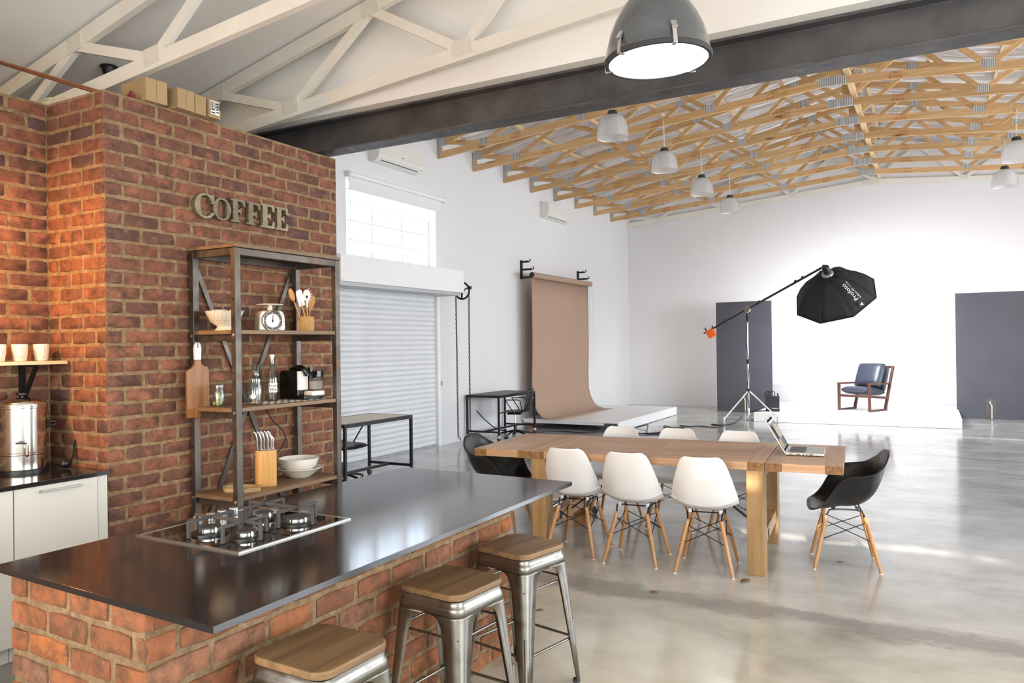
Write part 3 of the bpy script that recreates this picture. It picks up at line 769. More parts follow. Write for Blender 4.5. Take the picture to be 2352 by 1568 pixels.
# C
o_, i_ = ring(.165, .165, math.radians(42), math.radians(322), 26, False)
polyC = [( .135,.100), (.152,.100), (.152,.163), (.140,.160)]+[p for p in o_[2:]]+[(.152,.045)]+list(reversed(i_[1:]))
letter([(p[0], p[1]) for p in polyC], 3.263, 2.441, LETTER, 'metal letter C, first letter on the brick wall')
m = MB(); o_, i_ = ring(.145, .152, 0, 2*PI, 36, True); n = 36
vs = [(*p, z) for z in (0, .034) for ring_ in (o_[:n], i_[:n]) for p in ring_]
fs = []
for k in range(n):
    l = (k+1) % n
    fs += [(k, n+k, n+l, l), (2*n+k, 2*n+l, 3*n+l, 3*n+k), (k, l, 2*n+l, 2*n+k), (n+k, 3*n+k, 3*n+l, n+l)]
m.add(vs, fs); o = m.build('wall_letter', LETTER2, bevel=.002); tag(o, 'metal letter O between C and F on the brick wall', 'letter', 'letters spelling COFFEE')
o.matrix_world = Matrix.Translation((XC+.003, 3.405, 2.445))@Matrix(((0,0,1), (1,0,0), (0,1,0))).to_4x4()
letter(slab_F(.125, .158, .02, 'F'), 3.549, 2.449, LETTER2, 'metal letter F right after the O', .02)
letter(slab_F(.125, .158, .02, 'F'), 3.678, 2.450, LETTER2, 'second metal letter F, before the two letters E', -.02)
letter(slab_F(.130, .170, .02, 'E'), 3.806, 2.445, LETTER, 'metal letter E right after the second F', 0)
letter(slab_F(.122, .168, .02, 'E'), 3.940, 2.445, LETTER, 'metal letter E ending the word on the brick wall', -.01)
# ------------------------------------------------------------------ steel shelving unit
su = thing('shelving_unit', 'tall dark steel shelving unit with wooden shelves against the brick wall', 'shelving', (0,0,0))
sx0, sx1, sy0, sy1 = -4.09, -3.70, 3.243, 4.13
SP = {}
for x in (sx0+.012, sx1):
    for y in (sy0, sy1):
        p = MB().b2(x-.02, x+.02, y-.022, y+.022, .0, 2.215).build('post', SHELFST, su, bevel=.003)
        SP[x, y] = p
for z in (2.17,):
    for x in (sx0+.012, sx1): MB().b2(x-.018, x+.018, sy0+.022, sy1-.022, z, z+.043).build('rail', SHELFST, su, bevel=.002)
    for y in (sy0, sy1): MB().b2(sx0+.032, sx1-.02, y-.02, y+.02, z, z+.043).build('rail', SHELFST, su, bevel=.002)
MB().b2(sx0-.008, sx1+.024, sy0-.026, sy1+.03, 2.217, 2.238).build('top_board', SHELFW, su, bevel=.001)
for zt, nm in ((1.712, 'shelf_board'), (1.235, 'shelf_board'), (.692, 'shelf_board')):
    MB().b2(sx0+.034, sx1-.022, sy0-.026, sy1+.03, zt-.024, zt).b2(sx1-.022, sx1+.012, sy0+.024, sy1-.024, zt-.024, zt).build(nm, SHELFW, su, bevel=.001)
    for y in (sy0+.012, sy1-.012): MB().b2(sx0+.034, sx1-.022, y-.014, y+.014, zt-.066, zt-.025).build('side_rail', SHELFST, su, bevel=.002)
for a, b, x in (((sy0+.02, 2.15), (sy1-.02, .27), -4.100), ((sy1-.02, 2.15), (sy0+.02, .27), -4.106)):
    MB().bar((x, a[0], a[1]), (x, b[0], b[1]), .006, .032, up=(0,1,0)).build('cross_brace', SHELFST, su)
for (x, y), p in SP.items():
    sgn = -1 if y == sy0 else 1
    for z in (.665, 1.205, 1.68, 1.90, .98, 1.45):
        m = MB(); big = z in (.665, 1.205, 1.68)
        m.lathe([(0,0), (.011 if big else .007, 0), (.010 if big else .006, .005), (0, .007)], 10, (x, y-.022 if sgn < 0 else y+.022, z), Matrix.Rotation(PI/2 if sgn < 0 else -PI/2, 3, 'X'))
        m.build('bolt', BRUSHED if big else BLACKM, p)
Z1, Z2, Z3 = 1.712, 1.235, .692

# top shelf items
c = thing('colander', 'cream enamel colander on the upper shelf', 'colander', (-3.91, 3.335, Z1))
MB().lathe([(.062,0), (.064,0), (.046,.022), (.044,.026), (.085,.055), (.108,.10), (.116,.122), (.122,.124), (.122,.127), (.114,.126), (.104,.10), (.08,.06), (.04,.031), (0,.030)], 40).build('bowl', ENAMEL, c, smooth=45)
MB().tube([(.122*math.cos(a), .122*math.sin(a), .1255) for a in [2*PI*i/40 for i in range(40)]], .003, 6, closed=True).build('rim', CHROME, c, smooth=60)
m = MB()
for rz_, rr_ in ((.062, .0935), (.074, .098), (.086, .1035), (.098, .109)):
    for i in range(26):
        a = 2*PI*(i+.5*(rz_ > .07))/26; nrm = Vector((math.cos(a), math.sin(a), -.4)).normalized()
        m.lathe([(0,0), (.0022,0), (.0022,.0008), (0,.0008)], 6, Vector((rr_*math.cos(a), rr_*math.sin(a), rz_)), Vector((0,0,1)).rotation_difference(nrm).to_matrix())
h = m.build('holes', pm('dark_hole', '#5a4a38', .9), c); h['kind'] = 'stuff'
MB().tube([(-.118,-.04,.122), (-.15,-.03,.124), (-.156,0,.124), (-.15,.03,.124), (-.118,.04,.122)], .004, 6).build('handle', ENAMEL, c, smooth=60)

k = thing('kitchen_scale', 'white kitchen scale with round dial on the upper shelf', 'scale', (-3.88, 3.685, Z1), math.radians(62))
# local -y is the dial side
m = MB(); prof = [(-.085,0), (.085,0), (.088,.02), (.084,.10), (.070,.135), (-.070,.135), (-.084,.10), (-.088,.02)]
m.prism(prof, -.055, .075, 'y'); m.build('body', ENAMEL, k, bevel=.012, seg=3)
MB().lathe([(0,.13), (.018,.13), (.016,.175), (0,.175)], 16).build('neck', ENAMEL, k, smooth=40)
MB().lathe([(0,.172), (.088,.174), (.090,.178), (.088,.180), (0,.178)], 36).build('weighing_plate', PLASTICW, k, smooth=40)
RX = Matrix.Rotation(PI/2, 3, 'X')
d = MB().lathe([(.060,0), (.072,0), (.072,.010), (.068,.016), (.061,.014)], 40, (0,-.055,.068), RX).build('dial_rim', CHROME, k, smooth=50)
MB().lathe([(0,0), (.062,0), (.062,.006), (0,.006)], 40, (0,-.055,.068), RX).build('dial_ring', BLACKP, k)
f = MB().lathe([(0,0), (.046,0), (.046,.008), (0,.008)], 40, (0,-.055,.068), RX).build('dial_face', PAPERW, k)
m = MB()
for i in range(40):
    a = 2*PI*i/40; r0, r1 = (.048, .058) if i % 5 == 0 else (.052, .057); w = .0022 if i % 5 == 0 else .001
    m.bar((r0*math.sin(a), -.0617, .068+r0*math.cos(a)), (r1*math.sin(a), -.0617, .068+r1*math.cos(a)), .0006, w, up=(math.cos(a), 0, -math.sin(a)))
m.build('tick_marks', PAPERW, k)['kind'] = 'stuff'
MB().bar((0, -.065, .055), (.002, -.065, .105), .001, .004, up=(1,0,0)).box((0,-.065,.068), (.010,.001,.010)).build('needle', INK, f)

b = thing('utensil_box', 'square bamboo utensil holder on the upper shelf', 'utensil holder', (-3.86, 4.0, Z1), math.radians(20))
m = MB(); q = .0425
for a in ((-q,q,-q,-q+.008), (-q,q,q-.008,q), (-q,-q+.008,-q+.008,q-.008), (q-.008,q,-q+.008,q-.008)): m.b2(*a, 0, .105)
m.b2(-q+.008, q-.008, -q+.008, q-.008, 0, .006); m.build('box', BAMBOO, b, bevel=.001)
def utensil(name, label, base, tip, handle_mat, head, head_mat):
    t = thing(name, label, 'utensil', base, 0, 'utensils standing in the bamboo box')
    d = Vector(tip)-Vector(base); L = d.length
    R = Vector((0,0,1)).rotation_difference(d.normalized()).to_matrix()@Matrix.Rotation(math.radians(75), 3, 'Z')
    t.rotation_euler = R.to_euler()
    MB().tube([(0,0,0), (0,0,L*.35), (0,0,L*.68)], [.006, .0065, .0055], 8).build('handle', handle_mat, t, smooth=60)
    head(L).build('head', head_mat, t, smooth=50)
    return t
spoon = lambda L: MB().sphere((0,0,L*.84), .036, 14, 8, (.62, .22, 1.35))
paddle = lambda L: MB().tube([(0,0,L*.6), (0,0,L*.68), (0,0,L*.8), (0,0,L*.93), (0,0,L)], [.008, .020, .024, .022, .012], 10)
ub = (-3.86, 4.0)
t = utensil('wooden_spoon', 'wooden spoon leaning furthest toward the scale', (ub[0]-.0, ub[1]-.02, Z1+.01), (ub[0]-.02, ub[1]-.135, Z1+.30), SPOONW, spoon, SPOONW); t.scale = (1,1,1)
utensil('spatula', 'white silicone spatula in the bamboo box', (ub[0]+.02, ub[1]+.0, Z1+.01), (ub[0]+.01, ub[1]-.085, Z1+.29), SPOONW, lambda L: MB().prism([(-.022,L*.6), (.022,L*.6), (.026,L*.75), (.024,L*.95), (.012,L), (-.016,L*.98), (-.024,L*.9)], -.004, .004, 'y'), PLASTICW)
def pasta(L):
    m = MB(); m.prism([(.030*math.cos(a), L*.84+.042*math.sin(a)) for a in [2*PI*i/20 for i in range(20)]], -.004, .004, 'y'); m.tube([(0,0,L*.55), (0,0,L*.74)], [.008,.014], 8)
    for i in range(6):
        a = -1.2+i*.48; m.tube([(.028*math.cos(a), 0, L*.84+.04*math.sin(a)), (.040*math.cos(a), -.012, L*.84+.052*math.sin(a))], [.004,.003], 6)
    return m
t = utensil('pasta_server', 'white toothed pasta server in the bamboo box', (ub[0]+.0, ub[1]+.015, Z1+.01), (ub[0]+.01, ub[1]-.005, Z1+.30), SPOONW, pasta, PLASTICW)
MB().lathe([(0,0),(.010,0),(.010,.0015),(0,.0015)], 14, (0,-.0042,.235), RX).build('hole', pm('dark_slot', '#4a4a48', .8), t)
utensil('wooden_spatula', 'wooden spatula leaning away from the scale', (ub[0]-.01, ub[1]+.015, Z1+.01), (ub[0]-.02, ub[1]+.085, Z1+.26), SPOONW, lambda L: MB().prism([(-.008,L*.55), (.008,L*.55), (.027,L*.78), (.026,L*.97), (.0,L), (-.026,L*.97), (-.027,L*.78)], -.004, .004, 'y'), SPOONW)
utensil('wooden_ladle', 'second wooden spoon behind the wooden spatula', (ub[0]-.02, ub[1]+.02, Z1+.01), (ub[0]-.05, ub[1]+.11, Z1+.275), SPOONW, spoon, SPOONW)

# middle shelf items
def jar_profile(r, h): return [(0,.003), (r-.004,.003), (r-.004,.004), (r,.012), (r,h*.72), (r*.86,h*.80), (r*.86,h), (r*.80,h), (r*.80,h*.81), (r-.005,h*.71), (r-.005,.012), (0,.008)]
j = thing('screw_top_jar', 'small glass jar with green and white contents by the chopping board', 'jar', (-3.93, 3.30, Z2))
MB().lathe(jar_profile(.040, .135), 28).build('glass', GLASS, j, smooth=40)
m = MB(); r = random.Random(3)
for i in range(16):
    m.sphere((r.uniform(-.02,.02), r.uniform(-.02,.02), .016+i*.0045), .011, 6, 4, (r.uniform(.6,1.2), r.uniform(.6,1.2), r.uniform(1,1.8)))
m.build('contents', pm('green_white_sweets', '#b9c47a', .5, vary=.6, vscale=70), j, smooth=60)['kind'] = 'stuff'
MB().tube([(.036*math.cos(a), .036*math.sin(a), .118) for a in [2*PI*i/24 for i in range(24)]], .0022, 5, closed=True).build('neck_thread', GLASS, j, smooth=60)
j = thing('mason_jar', 'clear mason jar behind the front post on the middle shelf', 'jar', (-3.80, 3.475, Z2+.002))
MB().lathe(jar_profile(.046, .165), 30).build('glass', GLASS, j, smooth=40)
m = MB()
for i in range(10): m.sphere((r.uniform(-.024,.024), r.uniform(-.024,.024), .014+r.random()*.012), .010, 6, 4, (1,1,.6))
m.build('contents', pm('mixed_buttons', '#c9a58a', .5, vary=.5, vscale=60), j, smooth=60)['kind'] = 'stuff'
MB().lathe([(0,0),(.017,0),(.017,.001),(0,.001)], 18, (.047*.55,-.047*.83,.055), Vector((0,0,1)).rotation_difference(Vector((.55,-.83,0))).to_matrix()).build('round_sticker', PAPERW, j)
o = MB().lathe([(0,.003), (.034,.003), (.040,.01), (.044,.06), (.036,.13), (.024,.175), (.022,.20), (.030,.235), (.035,.255), (.033,.255), (.020,.20), (.022,.175), (.034,.13), (.042,.06), (.037,.012), (0,.007)], 32).build('carafe', GLASS, smooth=50)
o.location = (-3.99, 3.66, Z2); tag(o, 'clear glass carafe with flared mouth', 'carafe')
mb = thing('milk_bottle', 'glass milk bottle with white cap and label', 'bottle', (-3.93, 3.745, Z2))
MB().lathe([(0,.003), (.033,.003), (.038,.01), (.038,.14), (.034,.18), (.018,.235), (.014,.27), (.0145,.305), (.012,.305), (.012,.27), (.016,.235), (.032,.18), (.036,.14), (.036,.012), (0,.007)], 32).build('glass', GLASS, mb, smooth=50)
MB().lathe([(0,.30), (.017,.30), (.017,.318), (.015,.320), (0,.320)], 20).build('cap', PLASTICW, mb, smooth=40)
A0 = math.radians(-30)     # direction of the label
def wrapcyl(R, zc): return lambda v: Vector((R*math.cos(A0+v.x/R), R*math.sin(A0+v.x/R), zc+v.y))
n = 10; m = MB()
vs = [(-.030+.060*i/n, z, 0) for i in range(n+1) for z in (-.032, .032)]
me = bpy.data.meshes.new('label'); me.from_pydata([(a,b,c_) for a,b,c_ in vs], [], [(2*i, 2*i+2, 2*i+3, 2*i+1) for i in range(n)])
lb = link('label', warp(me, wrapcyl(.0386, .095)), PAPERW, mb)
for s, zz in (('Fresh', .100), ('Milk', .073)):
    tm = text_mesh(s, .028); tm.materials.append(INK); link('lettering', warp(tm, wrapcyl(.0389, zz)), None, lb)

# coffee machine
cm = thing('coffee_machine', 'black and white capsule coffee machine on a chequered mat', 'coffee machine', (-3.895, 3.985, Z2+.003), math.radians(-4))
# local: +x is the front, y across
BG = pm('black_gloss_plastic', '#0f0f11', .15, vary=.05, coat=.4)
SMOKE = m_glass('smoked_clear_plastic', '#c9c4c0')
m = MB(); m.prism([(-.13,0), (.125,0), (.125,.03), (.06,.03), (.06,.19), (.045,.203), (-.11,.203), (-.13,.185)], -.088, -.040, 'y'); m.build('left_side', BG, cm, bevel=.008)
MB().b2(-.12, .05, -.040, .09, .03, .195).build('body', BG, cm, bevel=.006)
MB().b2(-.12, .115, -.040, .09, 0, .022).build('foot', BLACKP, cm, bevel=.003)
MB().b2(.05, .068, -.088, .0, .065, .197).build('front_panel', PLASTICW, cm, bevel=.004)
MB().b2(.03, .135, -.02, .095, .022, .058).build('drip_tray', PLASTICW, cm, bevel=.012, seg=3)
tank = MB().b2(.052, .125, .005, .092, .062, .150).build('milk_container', SMOKE, cm, bevel=.004)
MB().b2(.057, .120, .012, .086, .066, .125).build('milk', PAPERW, tank, bevel=.003)
MB().b2(.05, .125, .03, .093, .150, .198).build('milk_lid', BG, cm, bevel=.004)
MB().tube([(-.06,-.045,.205), (-.01,-.045,.222), (.05,-.045,.220), (.085,-.04,.20), (.09,-.03,.165)], [.014,.018,.020,.020,.016], 12).build('lever_head', BG, cm, smooth=60)
MB().cyl((.075,.02,.15), (.075,.02,.205), .016).cyl((.075,.02,.205), (.075,.02,.222), .022).tube([(.075,.02,.19), (.1,.005,.175), (.105,.0,.15)], .008, 8).build('spout', BG, cm, smooth=40)
mt = thing('table_mat', 'black and white chequered mat under the coffee machine', 'mat', (-3.86, 3.80, Z2))
BM, WM = pm('mat_black', '#1c1c1c', .8), pm('mat_white', '#dedad0', .8)
MB().b2(-.135, .135, -.29, .28, .0005, .0018).build('cloth', BM, mt)
mw = MB()
for i in range(9):
    for jx in range(19):
        if (i+jx) % 2: mw.b2(-.135+i*.03, -.135+i*.03+.03, -.29+jx*.03, -.29+jx*.03+.03, .0018, .0022)
mw.build('white_squares', WM, mt)
o = MB().tube([(-4.0, 3.75, 1.2), (-3.99, 3.76, 1.15), (-3.98, 3.80, 1.09), (-3.97, 3.88, 1.02), (-3.965, 3.90, .96), (-3.97, 3.86, .90), (-3.98, 3.78, .85), (-4.02, 3.72, .78), (-4.06, 3.70, .70)], .005, 6).build('power_lead', CABLE, smooth=60)
tag(o, 'black lead hanging behind the knife block', 'cable')

# lower shelf items
kb = thing('knife_block', 'bamboo knife block with steel handled knives', 'knife block', (-3.85, 3.605, Z3), math.radians(55))
m = MB(); m.prism(rrect(.135, .085, .03, 5), 0, .235, 'z'); m.build('block', BAMBOO, kb, smooth=30)
MB().b2(-.05, .05, -.03, .03, .235, .238).build('slot_plate', BLACKP, kb)
kl = [(-.052,-.012), (-.030,-.018), (-.008,-.012), (.014,-.018), (.036,-.010), (.050,.012)]
names = ['steel handled knife at the end nearest the front post', 'second steel handled knife in the block', 'third steel handled knife in the block', 'fourth steel handled knife in the block', 'fifth steel handled knife in the block', 'short steel handled knife set apart at the block rear']
for i, (x, y) in enumerate(kl):
    t = thing('knife', names[i], 'knife', (0,0,0), 0, 'knives in the bamboo block')
    t.matrix_world = Matrix.Translation((-3.85, 3.605, Z3+.236))@Matrix.Rotation(math.radians(55), 4, 'Z')@Matrix.Translation((x, y, 0))
    L = .125 if i < 5 else .10
    MB().tube([(0,0,0), (-.004,0,.03), (-.003,0,.07), (-.014,0,L-.012), (-.026,0,L)], [.008,.0085,.0085,.010,.008], 8).build('handle', STEEL, t, smooth=60)
    MB().box((0,0,.004), (.022,.012,.008)).build('bolster', STEEL, t, bevel=.002)
def bowl(name, label, loc, prof): 
    o = MB().lathe(prof, 48).build(name, CERAMIC, smooth=50); o.location = loc; tag(o, label, 'bowl', 'white bowls on the lower shelf'); return o
bowl('serving_bowl', 'wide shallow white bowl at the bottom of the pair', (-3.89, 3.95, Z3), [(0,.0), (.07,.0), (.075,.004), (.11,.03), (.125,.045), (.158,.066), (.158,.070), (.122,.052), (.105,.036), (.07,.010), (0,.008)])
bowl('serving_bowl', 'deep white bowl stacked on the shallow one', (-3.89, 3.945, Z3+.043), [(0,.0), (.075,.0), (.085,.006), (.115,.03), (.133,.07), (.139,.092), (.136,.093), (.129,.07), (.11,.033), (.08,.012), (0,.008)])
SHELFPALE2 = wood('grey_beige_trivet_wood', '#9c8460', '#b8a07a', 0, 1.5, .6, .1)
tr = thing('trivet', 'wooden hexagonal trivet frame on the lower shelf', 'trivet', (-3.87, 3.42, Z3), math.radians(15))
hx = [(.105*math.cos(PI/3*i)*1.25, .085*math.sin(PI/3*i)) for i in range(6)]
for i in range(6):
    a, b2_ = hx[i], hx[(i+1) % 6]
    MB().bar((a[0], a[1], .012), (b2_[0], b2_[1], .012), .014, .024).build('rim_strip', SHELFPALE2, tr)
# chopping board on a hook
cb = thing('chopping_board', 'acacia chopping board with white handle tip hung on the shelving post', 'chopping board', (-4.035, 3.228, 1.17), 0)
m = MB(); pts = [(-.084,.012), (-.075,0), (.075,0), (.084,.012), (.080,.30), (.070,.318), (.045,.322), (.026,.335), (.022,.36), (-.022,.36), (-.026,.335), (-.045,.312), (-.07,.300), (-.084,.29)]
m.prism(pts, -.008, .008, 'x'); m.build('board', ACACIA, cb, bevel=.003)
m = MB(); m.prism([(-.0225,.36), (.0225,.36), (.026,.43), (.02,.458), (.006,.47), (-.008,.47), (-.02,.458), (-.025,.43)], -.0085, .0085, 'x'); hd = m.build('handle_tip', PLASTICW, cb, bevel=.003)
MB().tube([(.0088,-.004,.435), (.012,-.004,.455), (.004,-.002,.475), (-.02,0,.50)], .002, 6).build('hanging_cord', BLACKM, hd)
# ------------------------------------------------------------------ bar stools
def make_stool(label, loc, rz):
    t = thing('bar_stool', label, 'stool', loc, rz, 'steel bar stools along the island')
    m = MB(); m.prism(rrect(.318, .318, .058, 8), .634, .660, 'z'); m.build('wooden_seat', SEATW, t, bevel=.006, seg=3)
    m = MB(); o_ = rrect(.300, .300, .04, 6); i_ = rrect(.312, .312, .045, 6); n = len(o_)
    vs = [(*p, .632) for p in rrect(.29, .29, .038, 6)]+[(*p, .630) for p in o_]+[(*p, .612) for p in o_]+[(*p, .606) for p in i_]+[(*p, .572) for p in rrect(.322, .322, .047, 6)]
    fs = [(r_*n+k, r_*n+(k+1) % n, (r_+1)*n+(k+1) % n, (r_+1)*n+k) for r_ in range(4) for k in range(n)]
    m.add(vs, fs); m.build('skirt', STOOLST, t, smooth=50, solid=.002)
    def corner(z): return .161+(.572-z)/.572*.038
    for sx in (1, -1):
        for sy in (1, -1):
            rows = []
            for z, w in ((.575, .150), (.568, .118), (.555, .100), (.53, .086), (.48, .078), (.2, .050), (.012, .032)):
                c_ = corner(z); r_ = min(.045, w*.5); row = [(c_-w, c_)]
                row.append((c_-r_, c_))
                for q in range(1, 6):
                    a = PI/2*(1-q/6); row.append((c_-r_+r_*math.cos(a), c_-r_+r_*math.sin(a)))
                row += [(c_, c_-r_), (c_, c_-w)]
                rows.append([(sx*x, sy*y, z) for x, y in row])
            k = len(rows[0]); m = MB(); m.add([v for r_ in rows for v in r_], [(i*k+j_, i*k+j_+1, (i+1)*k+j_+1, (i+1)*k+j_) for i in range(len(rows)-1) for j_ in range(k-1)])
            lg = m.build('leg', STOOLST, t, smooth=60, solid=.0025)
            c_ = corner(0); MB().cyl((sx*(c_-.017), sy*(c_-.017), 0), (sx*(c_-.017), sy*(c_-.017), .016), .017, n=12).build('rubber_foot', GREYRUB, lg)
            c1, c2 = corner(.30), corner(.06)
            MB().tube([(sx*(c1-.008), sy*(c1-.008), .30), (sx*(c2-.008), sy*(c2-.008), .06)], .007, 8).build('rib', STOOLST, lg, smooth=60)
    for z, rr in ((.215, .0065), (.495, .005)):
        c_ = corner(z)-.012
        for a, b in (((1,1),(1,-1)), ((1,-1),(-1,-1)), ((-1,-1),(-1,1)), ((-1,1),(1,1))):
            MB().tube([(a[0]*c_, a[1]*c_, z), (b[0]*c_, b[1]*c_, z)], rr, 8).build('cross_bar', STOOLST, t, smooth=60)
    return t
st = make_stool('steel bar stool in front, mostly cut off by the lower frame edge', (-1.690, 1.801, 0), math.radians(-2))
copy_tree(st, None, (-1.695, 2.553, 0), math.radians(-6), 'steel bar stool between the two others at the island')
copy_tree(st, None, (-1.706, 3.157, 0), math.radians(-13), 'steel bar stool closest to the dining table')

# ------------------------------------------------------------------ moulded chairs
def grid_mesh(rows, closed=False):
    k = len(rows[0]); m = MB(); n = len(rows)
    m.add([v for r_ in rows for v in r_], [(i*k+j, i*k+(j+1) % k, (i+1)*k+(j+1) % k, (i+1)*k+j) for i in range(n-1) for j in range(k if closed else k-1)])
    return m
def interp(tab, s):
    for a, b in zip(tab, tab[1:]):
        if s <= b[0]:
            f = (s-a[0])/(b[0]-a[0]); f = f*f*(3-2*f)*.4+f*.6
            return [x+(y-x)*f for x, y in zip(a[1:], b[1:])]
    return list(tab[-1][1:])
def side_shell():
    # s, y, z, half width, side lift
    T = [(0, .225, .405, .165, .000), (.05, .218, .428, .190, .004), (.15, .17, .447, .215, .016), (.33, .03, .437, .230, .034), (.48, -.10, .437, .232, .060), (.58, -.175, .470, .230, .085),
         (.68, -.205, .540, .224, .080), (.80, -.228, .645, .199, .052), (.92, -.252, .760, .163, .032), (.97, -.262, .803, .140, .024), (1.0, -.267, .820, .108, .018)]
    N = 34; C = 17; P = [interp(T, i/(N-1)) for i in range(N)]; rows = []
    for i, (y, z, w, lift) in enumerate(P):
        a, b = P[max(i-1, 0)], P[min(i+1, N-1)]; ty, tz = b[0]-a[0], b[1]-a[1]; L = math.hypot(ty, tz)
        ny, nz = tz/L, -ty/L           # normal pointing to the sitter
        if ny*0+nz < 0 and i < N*.45: ny, nz = -ny, -nz
        row = []
        for j in range(C):
            u = -1+2*j/(C-1); q = abs(u)**2.6*lift
            row.append((u*w, y+ny*q, z+nz*q))
        rows.append(row)
    return grid_mesh(rows)
def arm_shell():
    rim = [(0, 0, .240, .415), (18, .10, .238, .418), (32, .198, .232, .424), (45, .240, .185, .436), (55, .262, .128, .480), (63, .284, .086, .575), (73, .301, .045, .648), (88, .312, -.02, .676), (105, .308, -.09, .682), (120, .284, -.165, .696), (136, .232, -.228, .748), (155, .135, -.265, .812), (180, 0, -.275, .828)]
    N = 48; K = 12; rows = []
    cen = Vector((0, .03, .428))
    for i in range(N):
        a = 360*i/N; s = 1 if a <= 180 else -1; aa = a if a <= 180 else 360-a
        x, y, z = interp(rim, aa); x *= s
        rp = Vector((x, y, z)); hgt = max(0, z-.43)
        k_ = .86 if aa > 50 else .8
        ctrl = Vector((x*k_*1.06, .03+(y-.03)*k_*1.04, .430-.01*(aa > 30)))
        row = []
        for q in range(1, K+1):
            t_ = q/K
            p_ = cen*(1-t_)**2+ctrl*2*t_*(1-t_)+rp*t_*t_
            row.append(p_)
        out = Vector((x, y-.03, 0)); 
        if out.length > 0: out.normalize()
        if aa > 40: row[-1] = row[-1]+out*.010; row.append(rp+out*.024+Vector((0,0,-.006)))
        else: row[-1] = row[-1]; row.append(rp+out*.008+Vector((0,0,-.012)))
        rows.append([tuple(p_) for p_ in row])
    K2 = len(rows[0])
    m = MB(); vs = [tuple(cen)]+[v for r_ in rows for v in r_]; fs = []
    for i in range(N):
        l = (i+1) % N
        fs.append((0, 1+i*K2, 1+l*K2))
        for q in range(K2-1): fs.append((1+i*K2+q, 1+i*K2+q+1, 1+l*K2+q+1, 1+l*K2+q))
    m.add(vs, fs); return m
SHELLW = pm('white_moulded_plastic', '#dcdddf', .34, vary=.008, vscale=2)
SHELLB = pm('black_moulded_plastic', '#1b1b1d', .32, vary=.06, vscale=3)
def dowel_base(t, sc=1.0, zt=.42):
    tops = {}
    for sx in (1, -1):
        for sy in (1, -1):
            f = Vector((sx*.195*sc, sy*.200*sc, .004)); h = Vector((sx*.112*sc, sy*.118*sc, .365))
            d = (h-f)
            l = MB().tube([f, f+d*.12, f+d*.55, f+d*.97, h], [.0105, .0125, .0155, .0145, .010], 12).build('leg', BEECH, t, smooth=50)
            MB().cyl(f-Vector((0,0,.004)), f+d*.008, .0112, n=10).build('glide', PLASTICW, l)
            for q in (.96, .56):
                p_ = f+d*q; MB().sphere(p_+Vector((sx*.004, sy*.012, 0)), .006, 8, 5).build('bolt', CHROME, l, smooth=60)
            tops[sx, sy] = (f, d)
    m = MB()
    P = lambda k, q: tops[k][0]+tops[k][1]*q
    for a, b in (((1,1),(-1,1)), ((1,-1),(-1,-1)), ((1,1),(1,-1)), ((-1,1),(-1,-1))):
        m.tube([P(a, .90), P(b, .55)], .0032, 6); m.tube([P(b, .90), P(a, .55)], .0032, 6)
    m.build('wire_brace', BLACKM, t, smooth=60)
    for sx in (1, -1):
        m = MB(); pts = [P((sx,1), .97), Vector((sx*.118*sc, .10*sc, .405)), Vector((sx*.120*sc, .04, .414)), Vector((sx*.120*sc, -.06, .414)), Vector((sx*.118*sc, -.10*sc, .405)), P((sx,-1), .97)]
        m.tube(pts, .0055, 8); m.build('mount_rod', BLACKM, t, smooth=60)
    for sy in (1, -1): MB().tube([(-.12*sc, sy*.075, .412), (.12*sc, sy*.075, .412)], .0045, 6).build('cross_rod', BLACKM, t, smooth=60)
    for sx in (1, -1):
        for sy in (1, -1): MB().cyl((sx*.105*sc, sy*.078, .408), (sx*.105*sc, sy*.078, .434), .012, .016, n=14).build('rubber_mount', SHELLW if t['category'] == 'chair' and 'white' in t['label'] else GREYRUB, t, smooth=40)
def side_chair(label, loc, rz):
    t = thing('shell_chair', label, 'chair', loc, rz, 'white shell chairs around the dining table')
    side_shell().build('seat_shell', SHELLW, t, smooth=180, solid=.007, subsurf=1); dowel_base(t); return t
def arm_chair(label, loc, rz):
    t = thing('shell_armchair', label, 'chair', loc, rz, 'black shell armchairs at the table ends')
    arm_shell().build('seat_shell', SHELLB, t, smooth=180, solid=.007, subsurf=1); dowel_base(t, 1.06); return t
R_ = math.radians
c0 = side_chair('white shell chair with a sunlit patch, facing the table in front', (-1.400, 5.368, 0), R_(7))
copy_tree(c0, None, (-1.922, 5.374, 0), R_(3.2), 'middle white shell chair on the near side of the table')
copy_tree(c0, None, (-2.405, 5.405, 0), R_(2), 'white shell chair partly hidden by the island worktop corner')
copy_tree(c0, None, (-1.450, 6.50, 0), R_(183), 'white shell chair across the table, in front of the laptop lid')
copy_tree(c0, None, (-1.985, 6.49, 0), R_(185), 'middle white shell chair on the far side of the table')
copy_tree(c0, None, (-2.512, 6.45, 0), R_(184), 'white shell chair across the table, closest to the backdrop platform')
a0 = arm_chair('black shell armchair at the laptop end of the table', (-.555, 5.905, 0), R_(100))
copy_tree(a0, None, (-3.27, 5.72, 0), R_(-84), 'black shell armchair at the table end facing the roller door')
